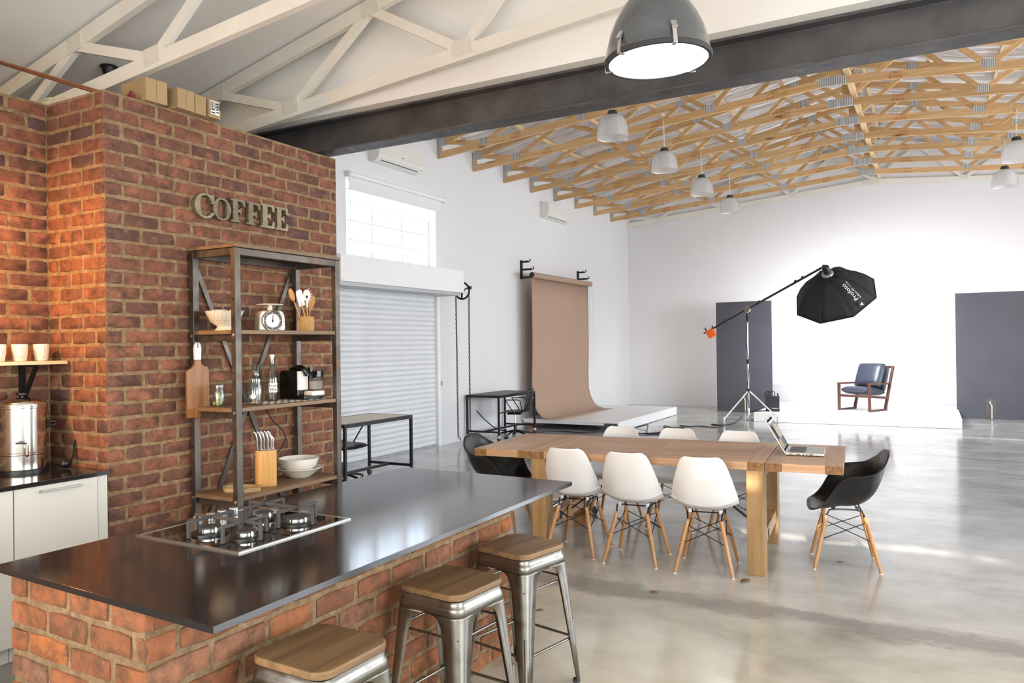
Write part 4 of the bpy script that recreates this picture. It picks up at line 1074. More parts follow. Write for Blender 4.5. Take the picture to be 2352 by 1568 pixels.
# ------------------------------------------------------------------ dining table
tb = thing('dining_table', 'long oiled wood dining table with extension leaves', 'table', (-1.895, 5.805, 0), R_(4.2))
HL, HW, TT = 1.355, .53, .775
segs = [(-1.355, -1.245, 'y'), (-1.245, -.975, 'x'), (-.975, -.865, 'y'), (-.862, -.752, 'y'), (-.752, -.055, 'x'), (-.055, .055, 'y'), (.055, .752, 'x'), (.752, .862, 'y'), (.865, .975, 'y'), (.975, 1.245, 'x'), (1.245, 1.355, 'y')]
ENDG = pm('dark_end_grain', '#7d5a36', .6, vary=.45, vscale=38, bmp=.2, bscale=160)
for a, b, ax in segs:
    if ax == 'y':
        MB().b2(a+.0006, b-.0006, -HW, HW, TT-.058, TT).build('cross_board', OAKTOPY, tb, bevel=.002)
        MB().b2(a+.002, b-.002, -HW-.0006, -HW+.0006, TT-.056, TT-.002).build('end_grain', ENDG, tb)
    else:
        n = 7
        for i in range(n):
            y0, y1 = -HW+2*HW*i/n, -HW+2*HW*(i+1)/n
            th = .056 if i in (0, n-1) else .03
            MB().b2(a+.0004, b-.0004, y0+.0004, y1-.0004, TT-th, TT-.0006).build('top_plank', OAKTOP, tb, bevel=.001)
for sx in (-1, 1):
    xs = sx*.80
    for sy in (-1, 1):
        yc = sy*.455
        MB().b2(xs-.058, xs+.058, yc-.075, yc+.075, 0, TT-.059).build('leg', OAKLEG, tb, bevel=.003)
    MB().b2(xs-.05, xs+.05, -.38, .38, TT-.12, TT-.062).build('bearer', OAKTOPY, tb, bevel=.003)
    s = MB().b2(xs-.045, xs+.045, -.38, .38, .17, .265).build('stretcher', OAKTOPY, tb, bevel=.003)
    MB().b2(xs-sx*.046-.004, xs-sx*.046+.004, -.04, .04, .18, .255).b2(xs+.046-.002, xs+.046+.002, -.20, -.15, .185, .245).build('bracket', BLACKM, s)
    MB().bar((xs-sx*.05, 0, .22), (sx*.12, 0, TT-.07), .035, .012).build('steel_brace', BLACKM, tb)
MB().b2(-.86, .86, -.03, .03, TT-.10, TT-.062).build('underframe', OAKTOP, tb)

# laptop: hinge along local y, keyboard towards +x
lp = thing('laptop', 'open silver laptop on the table end', 'laptop', (-.925, 5.735, TT+.001), R_(5))
MB().b2(0, .262, 0, .385, .004, .021).build('base', LAPTOPAL, lp, bevel=.004)
kbz = .0215
kbd = MB().b2(.025, .135, .04, .345, .0205, .0212).build('keyboard_well', pm('keyboard_well', '#9c9b98', .5, .3), lp)
KEY = pm('silver_keys', '#55565a', .5); m0 = MB().b2(-.0085, .0085, -.0085, .0085, 0, .0015).mesh('key'); m0.materials.append(KEY)
for i in range(6):
    for j in range(14):
        if i == 5 and 4 <= j <= 8: continue
        o = link('key', m0, None, kbd); o.location = (.034+i*.0183, .051+j*.0212, .0213)
MB().b2(.112+.018*1-.0085, .112+.018*1+.0085, .130, .232, .0213, .0228).build('space_bar', KEY, kbd)
MB().b2(.155, .235, .135, .25, .0205, .0214).build('trackpad', pm('trackpad', '#b4b3b0', .3, .4), lp)
m = MB()
for i, w in enumerate((.018, .012, .022, .008, .012, .012, .022, .006, .006)): m.b2(.03+i*.022, .03+i*.022+w, -.001, .0006, .009, .015)
m.build('ports', INK, lp)
ta = R_(30)      # lid leans back past vertical
def lid(u, w, d=0): return Vector((.004-u*math.sin(ta)+d*math.cos(ta), w, .020+u*math.cos(ta)+d*math.sin(ta)))
def lidbox(u0, u1, w0, w1, d0, d1):
    vs = [lid(u, w, d) for u in (u0, u1) for w in (w0, w1) for d in (d0, d1)]
    return MB().add(vs, [(0,1,3,2),(4,6,7,5),(0,4,5,1),(2,3,7,6),(0,2,6,4),(1,5,7,3)])
SCR = pm('dark_screen', '#85878f', .9); SCR.node_tree.nodes['Principled BSDF'].inputs['Specular IOR Level'].default_value = .05
BEZ = pm('black_bezel', '#101012', .9); BEZ.node_tree.nodes['Principled BSDF'].inputs['Specular IOR Level'].default_value = .05
ld = lidbox(0, .262, 0, .385, -.008, 0).build('lid', LAPTOPAL, lp, bevel=.002)
lidbox(.006, .256, .006, .379, 0, .0008).build('bezel', BEZ, ld)
lidbox(.022, .242, .022, .363, .0008, .0012).build('screen', SCR, ld)
for (u0, u1, w0, w1, c_) in ((.10, .205, .04, .135, '#3a3d42'), (.11, .19, .055, .12, '#6a6f74'), (.04, .09, .05, .13, '#b59a6a'), (.10, .2, .16, .25, '#a99c88'), (.03, .09, .16, .25, '#75705f'), (.10, .2, .27, .35, '#b8a888'), (.225, .24, .022, .363, '#d8dadc'), (.03, .09, .27, .35, '#55585c')):
    tm_ = pm('tile_'+c_[1:], c_, .9); tm_.node_tree.nodes['Principled BSDF'].inputs['Specular IOR Level'].default_value = .05; lidbox(u0, u1, w0, w1, .0013, .0016).build('screen_tile', tm_, ld)

# dry leaves on the floor
LEAF = pm('dry_leaf', '#7a5230', .8, vary=.3, vscale=40)
for (x, y, a, s, lb) in ((-.587, 5.925, .4, .05, 'small curled dry leaf between the black armchair legs'), (-1.099, 5.18, 1.2, .11, 'long thin dry leaf beside the table leg'), (-1.566, 4.69, .2, .06, 'dry leaf lying on the cement seam'), (-2.074, 4.07, .9, .05, 'tiny dry leaf beside the bar stool')):
    m = MB(); vs = []
    for i in range(7):
        t_ = i/6; w = .22*math.sin(PI*min(.98, t_+.02))
        for q in (-1, 0, 1): vs.append((s*(t_-.5), s*w*q, .004+.12*s*abs(q)*w+.02*s*math.sin(t_*4)+.02*s))
    m.add(vs, [(i*3+q, i*3+q+1, (i+1)*3+q+1, (i+1)*3+q) for i in range(6) for q in range(2)])
    o = m.build('dry_leaf', LEAF, smooth=60, solid=.0015); o.location = (x, y, 0); o.rotation_euler = (0,0,a); tag(o, lb, 'leaf', 'dry leaves on the floor')
# ------------------------------------------------------------------ left wall: window, blind, shutter, air conditioners
w1 = struct(bpy.data.objects.new('window_1', None)); COL.objects.link(w1)
f = MB(); xw = XL-.17
y0, y1, z0, z1 = WN; kf = .045
f.b2(xw-.03, xw+.03, y0, y0+kf, z0, z1).b2(xw-.03, xw+.03, y1-kf, y1, z0, z1).b2(xw-.03, xw+.03, y0+kf, y1-kf, z0, z0+kf).b2(xw-.03, xw+.03, y0+kf, y1-kf, z1-kf, z1)
for q in (1, 2): f.b2(xw-.03, xw+.03, y0+(y1-y0)*q/3-.03, y0+(y1-y0)*q/3+.03, z0+kf, z1-kf)
f.build('window_frame', GLOSSW, w1)
for q in range(3):
    a, b = y0+(y1-y0)*q/3+.03, y0+(y1-y0)*(q+1)/3-.03
    MB().b2(xw-.003, xw+.003, a, b, z0+kf, z1-kf).build('pane', WGLASS, w1)
for i in range(1, 4): MB().b2(xw+.05, xw+.06, y0, y1, z0+(z1-z0)*i/4.3-.011, z0+(z1-z0)*i/4.3+.011).build('bar', GLOSSW, w1)
for i in range(1, 9):
    if i % 3: MB().b2(xw+.06, xw+.07, y0+(y1-y0)*i/9-.006, y0+(y1-y0)*i/9+.006, z0, z1).build('bar', GLOSSW, w1)
bl = thing('roller_blind', 'white roller blind half raised over the window', 'blind', (0,0,0))
MB().cyl((XL+.06, 7.93, 3.945), (XL+.06, 10.22, 3.945), .032, n=20).build('roller_tube', GLOSSW, bl, smooth=40)
for y in (7.92, 10.225): MB().b2(XL, XL+.085, y-.008, y+.008, 3.90, 3.985).build('bracket', PLASTICW, bl, bevel=.004)
MB().b2(XL+.028, XL+.030, 7.96, 10.18, 3.745, 3.945).b2(XL+.022, XL+.034, 7.96, 10.18, 3.735, 3.752).build('fabric', BLIND, bl)
MB().tube([(XL+.05, 7.925, 3.93), (XL+.05, 7.925, 2.9)], .003, 6).tube([(XL+.08, 7.925, 3.93), (XL+.08, 7.925, 2.9)], .003, 6).build('pull_cord', PLASTICW, bl)

sd = thing('roller_shutter', 'large white steel roller shutter door in the side wall', 'shutter', (0,0,0))
n = 32; hz = 2.43/n
m = MB()
prof = [(0,0), (.010,.004), (.022,hz*.22), (.026,hz*.5), (.022,hz*.78), (.010,hz-.004), (0,hz+.002), (-.004,hz+.002), (-.004,0)]
m.prism([(a, b) for a, b in prof], SW[0]+.03, SW[1]-.05, 'y'); me = m.mesh('slat', 50); me.materials.append(SHUT)
for i in range(n):
    o = link('slat', me, None, sd); o.location = (XL-.06, 0, .012+i*hz)
MB().b2(XL-.07, XL-.03, SW[0]+.03, SW[1]-.05, 0, .012).build('bottom_rail', ALU, sd)
for y in (SW[0], SW[1]-.05):
    MB().b2(XL-.09, XL+.015, y-.02, y+.06, 0, 2.383).build('guide_rail', GLOSSW, sd, bevel=.002)
MB().b2(XL-.02, XL+.03, SW[1]+.005, SW[1]+.04, .95, 1.03).build('lock_bracket', ALU, sd)
hb = thing('shutter_box', 'white box housing above the roller shutter', 'housing', (0,0,0))
MB().b2(XL+.002, -6.45, 7.30, 10.175, 2.43, 2.775).build('casing', GLOSSW, hb, bevel=.002)
MB().b2(XL+.01, -6.50, 7.32, 10.15, 2.385, 2.43).build('lower_lip', ALU, hb)
for y in (7.33, 8.75, 10.15):
    for z in (2.45, 2.75): MB().sphere((-6.449, y, z), .006, 8, 4).build('screw', ALU, hb)
wh = thing('chain_wheel', 'black chain wheel beside the shutter box', 'wheel', (-6.56, 10.29, 2.47))
RYX = Matrix.Rotation(PI/2, 3, 'X')
MB().tube([(.13*math.cos(a), 0, .13*math.sin(a)) for a in [2*PI*i/32 for i in range(32)]], .016, 8, closed=True).build('rim', BLACKM, wh, smooth=60)
m = MB()
for i in range(3):
    a = 2*PI*i/3+.4; m.bar((0,0,0), (.125*math.cos(a), 0, .125*math.sin(a)), .014, .035, up=(0,1,0))
m.cyl((0,-.11,0), (0,.03,0), .03); m.build('spokes', BLACKM, wh)
MB().b2(.115, .165, -.025, .025, .02, .07).build('chain_guard', BLACKM, wh, bevel=.003)
ch = thing('hoist_chain', 'long steel hoist chain hanging from the chain wheel', 'chain', (-6.56, 10.29, 0))
m = MB(); path = []
for i in range(64): path.append((-.13+.01*(i/64), 2.46-i*2.33/64))
for i in range(5): 
    a = PI+PI*i/4; path.append((-.0+.115*math.cos(a), .13+.05*math.sin(a)))
for i in range(64): path.append((.12+.01*(i/64), .13+i*2.33/64))
lk = MB().tube([(math.cos(a)*.012, 0, math.sin(a)*.024) for a in [2*PI*i/10 for i in range(10)]], .0048, 5, closed=True)
m = MB()
for i, (dx, z) in enumerate(path):
    R = Matrix.Rotation(PI/2 if i % 2 else 0, 3, 'Z')
    m.add([(R@Vector(v))+Vector((dx*.85, dx*.15, z)) for v in lk.v], lk.f)
m.build('links', BLACKM, ch, smooth=60)['kind'] = 'stuff'

def aircon(label, loc, L):
    t = thing('air_conditioner', label, 'air conditioner', loc, 0, 'white wall air conditioners')
    m = MB(); pr_ = [(0,0), (.10,0), (.155,.025), (.185,.075), (.19,.12), (.185,.285), (.17,.30), (0,.30)]
    m.prism(pr_, 0, L, 'y'); b = m.build('casing', PLASTICW, t, smooth=35, bevel=.006)
    MB().b2(.187, .194, .01, L-.01, .105, .292).build('front_panel', PLASTICW, t, bevel=.004)
    m = MB(); m.prism([(.118,.004), (.124,.001), (.178,.055), (.172,.058)], .10, L-.14, 'y'); m.build('air_flap', PLASTICW, t)
    MB().bar((.151, .09, .018), (.151, L-.13, .018), .006, .012, up=(.5,0,-.5)).build('outlet_slot', INK, t)
    MB().b2(.193, .1955, L*.5-.02, L*.5+.02, .122, .138).build('maker_badge', BRUSHED, t)
    for i in range(2): MB().sphere((.172, L-.07+i*.03, .052), .006, 8, 5).build('indicator_light', INK, t)
    return t
ac = aircon('white air conditioner above the window blind', (XL, 8.42, 4.21), 1.08)
copy_tree(ac, None, (XL, 13.80, 4.17), 0, 'white air conditioner above the tan backdrop')

# ------------------------------------------------------------------ work tables and office chairs
FR = pm('dark_steel_tube', '#333135', .45, .6, vary=.1)
def worktable(label, x0, x1, y0, y1, topmat):
    t = thing('work_table', label, 'table', (0,0,0), 0, 'steel framed work tables on castors')
    zt = .76
    MB().b2(x0+.03, x1-.03, y0+.03, y1-.03, zt-.02, zt).build('table_top', topmat, t)
    for a in ((x0, x1, y0, y0+.03), (x0, x1, y1-.03, y1), (x0, x0+.03, y0+.03, y1-.03), (x1-.03, x1, y0+.03, y1-.03)): MB().b2(*a, zt-.04, zt+.002).build('edge_rail', FR, t)
    for x in (x0, x1-.03):
        for y in (y0, y1-.03):
            l = MB().b2(x, x+.03, y, y+.03, .10, zt-.04).build('leg', FR, t)
            MB().cyl((x+.0, y+.015, .032), (x+.03, y+.015, .032), .032, n=18).build('castor_wheel', GREYRUB, l, smooth=40)
            MB().b2(x-.004, x+.034, y+.0, y+.03, .055, .10).build('castor_fork', PLASTICW, l)
    for y in (y0, y1-.03): MB().b2(x0+.03, x1-.03, y, y+.03, .14, .17).build('lower_rail', FR, t)
    MB().b2((x0+x1)/2-.015, (x0+x1)/2+.015, y0+.03, y1-.03, .14, .17).build('lower_rail', FR, t)
    return t
worktable('steel work table with pale top in front of the roller shutter', -6.20, -5.52, 6.28, 7.50, pm('pale_table_board', '#dcd5c4', .5))
worktable('steel work table with dark top between shutter and backdrop', -6.86, -6.22, 10.83, 12.15, pm('dark_table_board', '#55524f', .5))
def office_chair(label, loc, rz, back=True, chrome=False):
    t = thing('office_chair', label, 'chair', loc, rz, 'black office chairs on castors')
    bmat = CHROME if chrome else BLACKM
    for i in range(5):
        a = 2*PI*i/5+.3; d = Vector((math.cos(a), math.sin(a), 0))
        l = MB().tube([d*.03+Vector((0,0,.13)), d*.15+Vector((0,0,.11)), d*.29+Vector((0,0,.075))], [.018,.015,.012], 8).build('base_arm', bmat, t, smooth=60)
        n_ = Vector((-d.y, d.x, 0)); 
        for s in (-1, 1): MB().cyl(d*.29+n_*(.008*s)+Vector((0,0,.028)), d*.29+n_*(.024*s)+Vector((0,0,.028)), .028, n=16).build('castor', BLACKP, l, smooth=40)
        MB().cyl(d*.29+Vector((0,0,.03)), d*.29+Vector((0,0,.08)), .008, n=8).build('castor_stem', BLACKM, l)
    MB().cyl((0,0,.08), (0,0,.26), .028).build('column_sleeve', BLACKP, t, smooth=40)
    MB().cyl((0,0,.25), (0,0,.42), .017).build('gas_lift', CHROME, t, smooth=40)
    MB().box((0,0,.425), (.20,.24,.03)).build('mechanism', BLACKP, t, bevel=.006)
    rows = []
    for i in range(9):
        v = i/8
        rows.append([(u*(.225-.02*abs(2*v-1)), .23-.46*v, .452+.012*abs(u)**2+(-.022*max(0, 1-v*5))+(.03*max(0, v-.75)*4)) for u in [-1+2*j/8 for j in range(9)]])
    grid_mesh(rows).build('seat', BLACKP, t, smooth=180, solid=.014)
    if back:
        rows = []
        for i in range(9):
            v = i/8
            rows.append([(u*(.215-.02*v), -.235-.085*v-.03*math.sin(PI*v)*.4+.05*abs(u)**2, .47+.38*v) for u in [-1+2*j/8 for j in range(9)]])
        b = grid_mesh(rows).build('backrest', BLACKP, t, smooth=180, solid=.012)
        m = MB()
        for i in range(6):
            for j in range(6):
                v = (i+.8)/7; u = -.75+j*.3
                p_ = Vector((u*(.215-.02*v), -.235-.085*v-.03*math.sin(PI*v)*.4+.05*abs(u)**2, .47+.38*v))
                m.box(p_+Vector((0,.0075,0)), (.035,.003,.030))
                m.box(p_+Vector((0,-.0075,0)), (.035,.003,.030))
        m.build('slots', GREYRUB, b)
        for s in (-1, 1):
            MB().tube([(s*.21,-.05,.44), (s*.26,-.02,.47), (s*.275,.10,.655), (s*.27,.12,.67), (s*.268,-.10,.675), (s*.265,-.14,.66), (s*.24,-.17,.47), (s*.20,-.12,.44)], .008, 8).build('armrest', BLACKM, t, smooth=60)
    return t
oc = office_chair('black office chair with armrests at the dark topped work table', (-6.22, 11.38, 0), R_(107))
copy_tree(oc, None, (-6.02, 6.78, 0), R_(-88), 'black office chair partly hidden behind the steel shelving')
oc3 = office_chair('black swivel stool on chrome castors under the dining table', (-3.02, 6.46, 0), R_(20), back=False, chrome=True)

# ------------------------------------------------------------------ backdrop and platforms
PY0, PY1, PX1, PZ = 12.85, 16.42, -4.91, .18
pf = thing('low_platform', 'low white platform on orange castors under the tan backdrop', 'platform', (0,0,0))
MB().b2(XL+.03, PX1, PY0, PY1, PZ-.03, PZ).build('deck', GLOSSW, pf, bevel=.002)
MB().b2(PX1-.02, PX1, PY0, PY1, .012, PZ-.03).build('side_fascia', GLOSSW, pf)
MB().b2(XL+.05, PX1-.3, PY0+.02, PY0+.05, PZ-.075, PZ-.03).build('front_bearer', GLOSSW, pf)
for x in (XL+.15, PX1-.16):
    for y in (PY0+.12, PY1-.2):
        c_ = MB().cyl((x-.018, y, .05), (x+.018, y, .05), .05, n=20).build('castor_wheel', ORANGE, pf, smooth=40)
        MB().b2(x-.03, x-.022, y-.03, y+.03, .04, PZ-.03).b2(x+.022, x+.03, y-.03, y+.03, .04, PZ-.03).b2(x-.04, x+.04, y-.04, y+.04, PZ-.04, PZ-.03).build('castor_fork', ALU, c_)
bkx = XL+.36
br = thing('backdrop_bracket', 'black three-hook wall bracket at the roll end nearer the shutter', 'bracket', (XL, 12.93, 0), 0, 'black backdrop wall brackets')
MB().b2(0, .03, -.03, .03, 2.86, 3.22).build('wall_plate', BLACKM, br)
for i, z in enumerate((3.19, 3.04, 2.885)):
    L = .17+.07*i
    h_ = MB().bar((.02,0,z), (L,0,z), .045, .035); h_.tube([(L,0,z), (L+.03,0,z+.0), (L+.045,0,z+.02), (L+.035,0,z+.04), (L+.02,0,z+.038)], .010, 8); h_.build('hook', BLACKM, br)
copy_tree(br, None, (XL, 15.62, 0), 0, 'black three-hook wall bracket at the roll end nearer the back wall')
bd = thing('paper_backdrop', 'tan paper backdrop hanging from its roll onto the platform', 'backdrop', (0,0,0))
bd['kind'] = 'thing'
ry0, ry1, rz_, rr_ = 12.70, 15.50, 2.905, .055
MB().cyl((bkx, ry0, rz_), (bkx, ry1, rz_), rr_, n=28).build('roll', KRAFT, bd, smooth=40)
for y, s in ((ry0, -1), (ry1, 1)): MB().lathe([(0,0), (.05,0), (.05,.012), (.035,.02), (.03,.05), (.018,.055), (0,.055)], 20, (bkx, y, rz_), Matrix.Rotation(PI/2*(1 if s < 0 else -1), 3, 'X')).build('roll_end', BLACKP, bd, smooth=40)
xs = bkx-.05
prof = [(xs, rz_), (xs-.0, 2.4), (xs, 1.6), (xs-.02, .95), (xs-.02, .62), (xs+.02, .45), (xs+.09, .31), (xs+.20, .215), (xs+.34, PZ+.005), (xs+.55, PZ+.004)]
rows = []
for i in range(25):
    y = ry0+.08+(ry1-ry0-.10)*i/24
    rows.append([(x, y+.04*(max(0, 1.2-z))*(1 if i > 20 else 0), z) for x, z in prof])
grid_mesh(rows).build('paper_sheet', KRAFT, bd, smooth=60, solid=.002)
m = MB()
for dx, zb in ((-.02, 1.22), (.03, 1.22)):
    for i in range(150): m.sphere((bkx+dx, ry1+.035+dx*.6, rz_-.05-i*.011), .0042, 5, 3)
m.build('bead_chain', PLASTICW, bd, smooth=60)['kind'] = 'stuff'

cv = thing('cove_platform', 'wide white photo cove platform under the armchair', 'platform', (0,0,0))
MB().b2(-3.09, .48, 15.55, 17.55, .004, .18).build('deck', GLOSSW, cv, bevel=.002)
MB().b2(-3.04, .42, 17.55, 17.63, .004, .18).b2(-3.6, .95, 17.63, 18.44, .004, .18).build('rear_deck', GLOSSW, cv)
MB().b2(.10, .105, 15.56, 17.54, .1795, .1808).build('seam', ALU, cv)
rows = []
for i in range(3):
    x = -3.6+i*(4.55/2)
    rows.append([(x, 18.42, .181)]+[(x, 18.43+.485*math.sin(PI/2*k/12), .181+.485*(1-math.cos(PI/2*k/12))) for k in range(13)])
grid_mesh(rows).build('curved_back', WHITE, cv, smooth=180, solid=.006)
def flat(label, x0, x1):
    t = thing('studio_flat', label, 'panel', (0,0,0), 0, 'black studio flats beside the cove')
    MB().b2(x0, x1, 17.56, 17.60, .01, 2.50).build('board', PANELB, t, bevel=.002)
    MB().b2(x0, x1, 17.60, 17.615, .0, 2.50).build('back_board', GLOSSW, t)
    xc = x0+.62 if x0 < -1 else x0+.58
    pl = MB().b2(xc-.09, xc+.09, 17.552, 17.56, .03, .42).build('metal_plate', pm('scuffed_metal_plate', '#5c5a55', .5, .6, vary=.3, vscale=18), t)
    MB().tube([(xc+.01, 17.54, .02), (xc+.01, 17.54, .28), (xc-.02, 17.54, .33), (xc-.01, 17.54, .36)], .014, 8).build('drop_bolt', ALU, pl, smooth=60)
    return t
flat('tall black studio flat behind the light stand', -4.30, -3.075)
flat('tall black studio flat at the frame edge beside the cove', .455, 1.72)

# leather armchair on the cove
ac_ = thing('lounge_chair', 'low lounge chair with dark leather cushions and walnut frame', 'armchair', (-1.166, 16.86, .181), R_(-28.6))
# local: faces -x side to the viewer's left: front is -y
for sx in (-1, 1):
    x = sx*.33
    MB().bar((x, -.36, 0), (x, -.36, .56), .05, .04, up=(0,1,0)).build('front_leg', WALNUT, ac_, bevel=.003)
    MB().bar((x, -.385, .545), (x, .30, .535), .05, .035).build('armrest', WALNUT, ac_, bevel=.003)
    MB().bar((x, .16, .0), (x, .46, .88), .045, .05, up=(0,1,0)).build('back_leg', WALNUT, ac_, bevel=.003)
    MB().bar((x, -.36, .02), (x, .20, .02), .045, .035).build('floor_rail', WALNUT, ac_, bevel=.003)
    MB().bar((x, -.36, .30), (x, .26, .25), .04, .05).build('seat_rail', WALNUT, ac_, bevel=.003)
MB().bar((-.33, -.35, .30), (.33, -.35, .30), .04, .05).build('front_rail', WALNUT, ac_, bevel=.003)
MB().bar((-.33, .455, .86), (.33, .455, .86), .035, .05).build('top_rail', WALNUT, ac_, bevel=.003)
def cushion(w, d, h, name, mat_, par, M):
    m = MB(); N = 10; vs, fs = [], []
    for side in (1, -1):
        for i in range(N+1):
            for j in range(N+1):
                u, v = -1+2*i/N, -1+2*j/N
                e = (1-abs(u)**5)*(1-abs(v)**5)
                vs.append(M@Vector((u*w/2*(1-.03*v*v), v*d/2*(1-.03*u*u), side*h/2*(.30+.70*e**.5))))
    K = (N+1)*(N+1)
    for s in (0, 1):
        for i in range(N):
            for j in range(N):
                a = s*K+i*(N+1)+j; fs.append((a, a+1, a+N+2, a+N+1))
    per = [(i, 0) for i in range(N)]+[(N, j) for j in range(N)]+[(i, N) for i in range(N, 0, -1)]+[(0, j) for j in range(N, 0, -1)]
    for q in range(len(per)):
        a, b = per[q], per[(q+1) % len(per)]; ia, ib = a[0]*(N+1)+a[1], b[0]*(N+1)+b[1]
        fs.append((ia, ib, K+ib, K+ia))
    m.add(vs, fs); return m.build(name, mat_, par, smooth=70, subsurf=1)
cushion(.60, .66, .17, 'seat_cushion', LEATHER, ac_, Matrix.Translation((0, -.06, .39))@Matrix.Rotation(-.10, 4, 'X'))
cushion(.60, .52, .12, 'back_pad', LEATHER, ac_, Matrix.Translation((0, .315, .62))@Matrix.Rotation(R_(71), 4, 'X'))
cushion(.58, .52, .20, 'loose_cushion', LEATHER, ac_, Matrix.Translation((.01, .17, .70))@Matrix.Rotation(R_(66), 4, 'X'))

# power pack
pk = thing('flash_generator', 'black studio flash generator with plugged cables beside the cove', 'flash generator', (-2.80, 15.98, .181), R_(8))
MB().b2(-.13, .13, -.09, .09, .012, .30).build('case', DARKCH, pk, bevel=.012)
MB().b2(-.135, .135, -.095, .095, 0, .03).b2(-.135, .135, -.095, .095, .27, .305).build('bumper', BLACKP, pk, bevel=.008)
for x in (-.10, .10): MB().tube([(x,-.06,.30), (x,-.06,.36), (x,.06,.36), (x,.06,.30)], .014, 8).build('carry_handle', BLACKP, pk, smooth=60)
for x in (-.05, .0, .045):
    MB().tube([(x,0,.30), (x,-.01,.37), (x-.02,.02,.40), (x-.06,.05,.40), (x-.12,.10,.30)], .009, 8).build('cable_plug', BLACKP, pk, smooth=60)
tm = text_mesh('Profoto', .035); tm.materials.append(PAPERW); o = link('lettering', tm, None, pk); o.location = (.05, -.0915, .055); o.rotation_euler = (PI/2, 0, 0)

# light stand with boom and octabox
ls = thing('boom_stand', 'chrome light stand on castors carrying a black boom arm', 'light stand', (-3.12, 15.23, 0))
feet = [(-.36, -.68), (-.14, .52), (.54, .17)]
feet = [(-.35, -.55), (-.12, .50), (.52, .12)]
for fx, fy in feet:
    l = MB().tube([(0,0,.64), (fx, fy, .12)], .016, 8).build('leg', CHROME, ls, smooth=60)
    MB().cyl((fx, fy, .05), (fx, fy, .15), .012, n=8).build('castor_stem', CHROME, l)
    MB().cyl((fx-.015, fy, .045), (fx+.015, fy, .045), .045, n=18).build('castor', ALU, l, smooth=40)
    MB().tube([(0,0,.22), (fx*.72, fy*.72, .25)], .009, 6).build('strut', BLACKM, l)
MB().tube([(0,0,.16), (0,0,1.2)], .020, 10).build('column', CHROME, ls, smooth=60)
MB().tube([(0,0,1.2), (0,0,2.0)], .016, 10).build('upper_column', CHROME, ls, smooth=60)
MB().cyl((0,0,1.16), (0,0,1.25), .028).cyl((0,0,.60), (0,0,.68), .034).cyl((0,0,1.98), (0,0,2.16), .024).build('collar', BLACKP, ls, smooth=40)
MB().cyl((0,-.04,2.22), (0,.04,2.22), .055, n=20).cyl((0,0,2.14), (0,0,2.22), .018).build('pivot', CHROME, ls, smooth=40)
A, B = Vector((-.74, 0, 1.83)), Vector((1.37, 0, 2.955))
bm_ = MB().tube([A, A.lerp(B, .42), A.lerp(B, .421), B], [.016, .016, .021, .021], 10).build('boom_arm', BLACKM, ls, smooth=60)
for q in (.15, .46, .78, .84): p_ = A.lerp(B, q); MB().sphere(p_+Vector((0,-.02,.015)), .030, 8, 6).build('clamp_knob', BLACKP, bm_, smooth=60)
MB().tube([A+Vector((.0,0,-.0)), A+Vector((-.06,0,-.03)), A+Vector((-.09,0,.05))], .014, 8).tube([A+Vector((-.06,0,-.03)), A+Vector((-.12,0,-.06))], .014, 8).tube([A+Vector((.05,0,.03)), A+Vector((.06,0,.09))], .014, 8).build('boom_handle', BLACKP, ls, smooth=60)
MB().box(A+Vector((.03,-.01,-.06)), (.16,.11,.16), R=Matrix.Rotation(-.5, 3, 'Y')).build('counterweight', ORANGE, ls, bevel=.02, seg=3)
MB().tube([(0.02,-.02,2.1), (-.03,-.03,1.7), (.03,-.03,1.1), (-.02,-.03,.7), (.02,-.03,.3)], .007, 6).build('cable', CABLE, ls, smooth=60)

ob = thing('octabox', 'large black octagonal softbox hanging from the boom arm', 'softbox', (0,0,0))
apex = Vector((-1.653, 15.20, 2.847)); axis = Vector((.1585, .6474, -.7455)).normalized()
RAD = .757
e1 = axis.cross(Vector((0,0,1))).normalized(); e2 = e1.cross(axis).normalized()
def octp(k, rad, dep, sub=0):
    a = 2*PI*(k+sub)/8-.1012; return apex+axis*dep+(e1*math.cos(a)+e2*math.sin(a))*rad
for k in range(8):
    m = MB(); lv = [(.10, .02), (.28, .09), (.47, .22), (.63, .39), (RAD, .581)]; vs = []
    for rad, dep in lv:
        a_, b_ = octp(k, rad, dep), octp(k+1, rad, dep)
        for q in range(5): 
            p_ = a_.lerp(b_, q/4); vs.append(p_-(-axis)*0.0-axis*(-.012*math.sin(PI*q/4)))
    m.add(vs, [(i*5+q, i*5+q+1, (i+1)*5+q+1, (i+1)*5+q) for i in range(4) for q in range(4)])
    m.build('fabric_panel', DARKCH, ob, smooth=60, solid=.004)
    MB().tube([octp(k, r_, d_) for r_, d_ in lv], .008, 6).build('rib', DARKCH, ob, smooth=60)
MB().add([octp(k, RAD-.02, .575) for k in range(8)], [tuple(range(8))]).build('diffuser', m_emit('lit_diffuser', '#f8fbff', 36.0), ob, solid=.003)
MB().tube([octp(k, RAD, .581) for k in range(8)], .010, 6, closed=True).build('rim_band', BLACKM, ob)
Rr = Vector((0,0,1)).rotation_difference(axis).to_matrix()
MB().lathe([(.05,-.01), (.105,.0), (.11,.03), (.09,.035), (.05,.03)], 28, apex, Rr).build('speed_ring', ALU, ob, smooth=40)
MB().lathe([(0,-.16), (.05,-.16), (.065,-.14), (.065,0), (0,0)], 20, apex, Rr).tube([apex-axis*.12, apex-axis*.10+Vector((-.05,.02,.06))], .03, 10).build('lamp_head', BLACKP, ob, smooth=40)
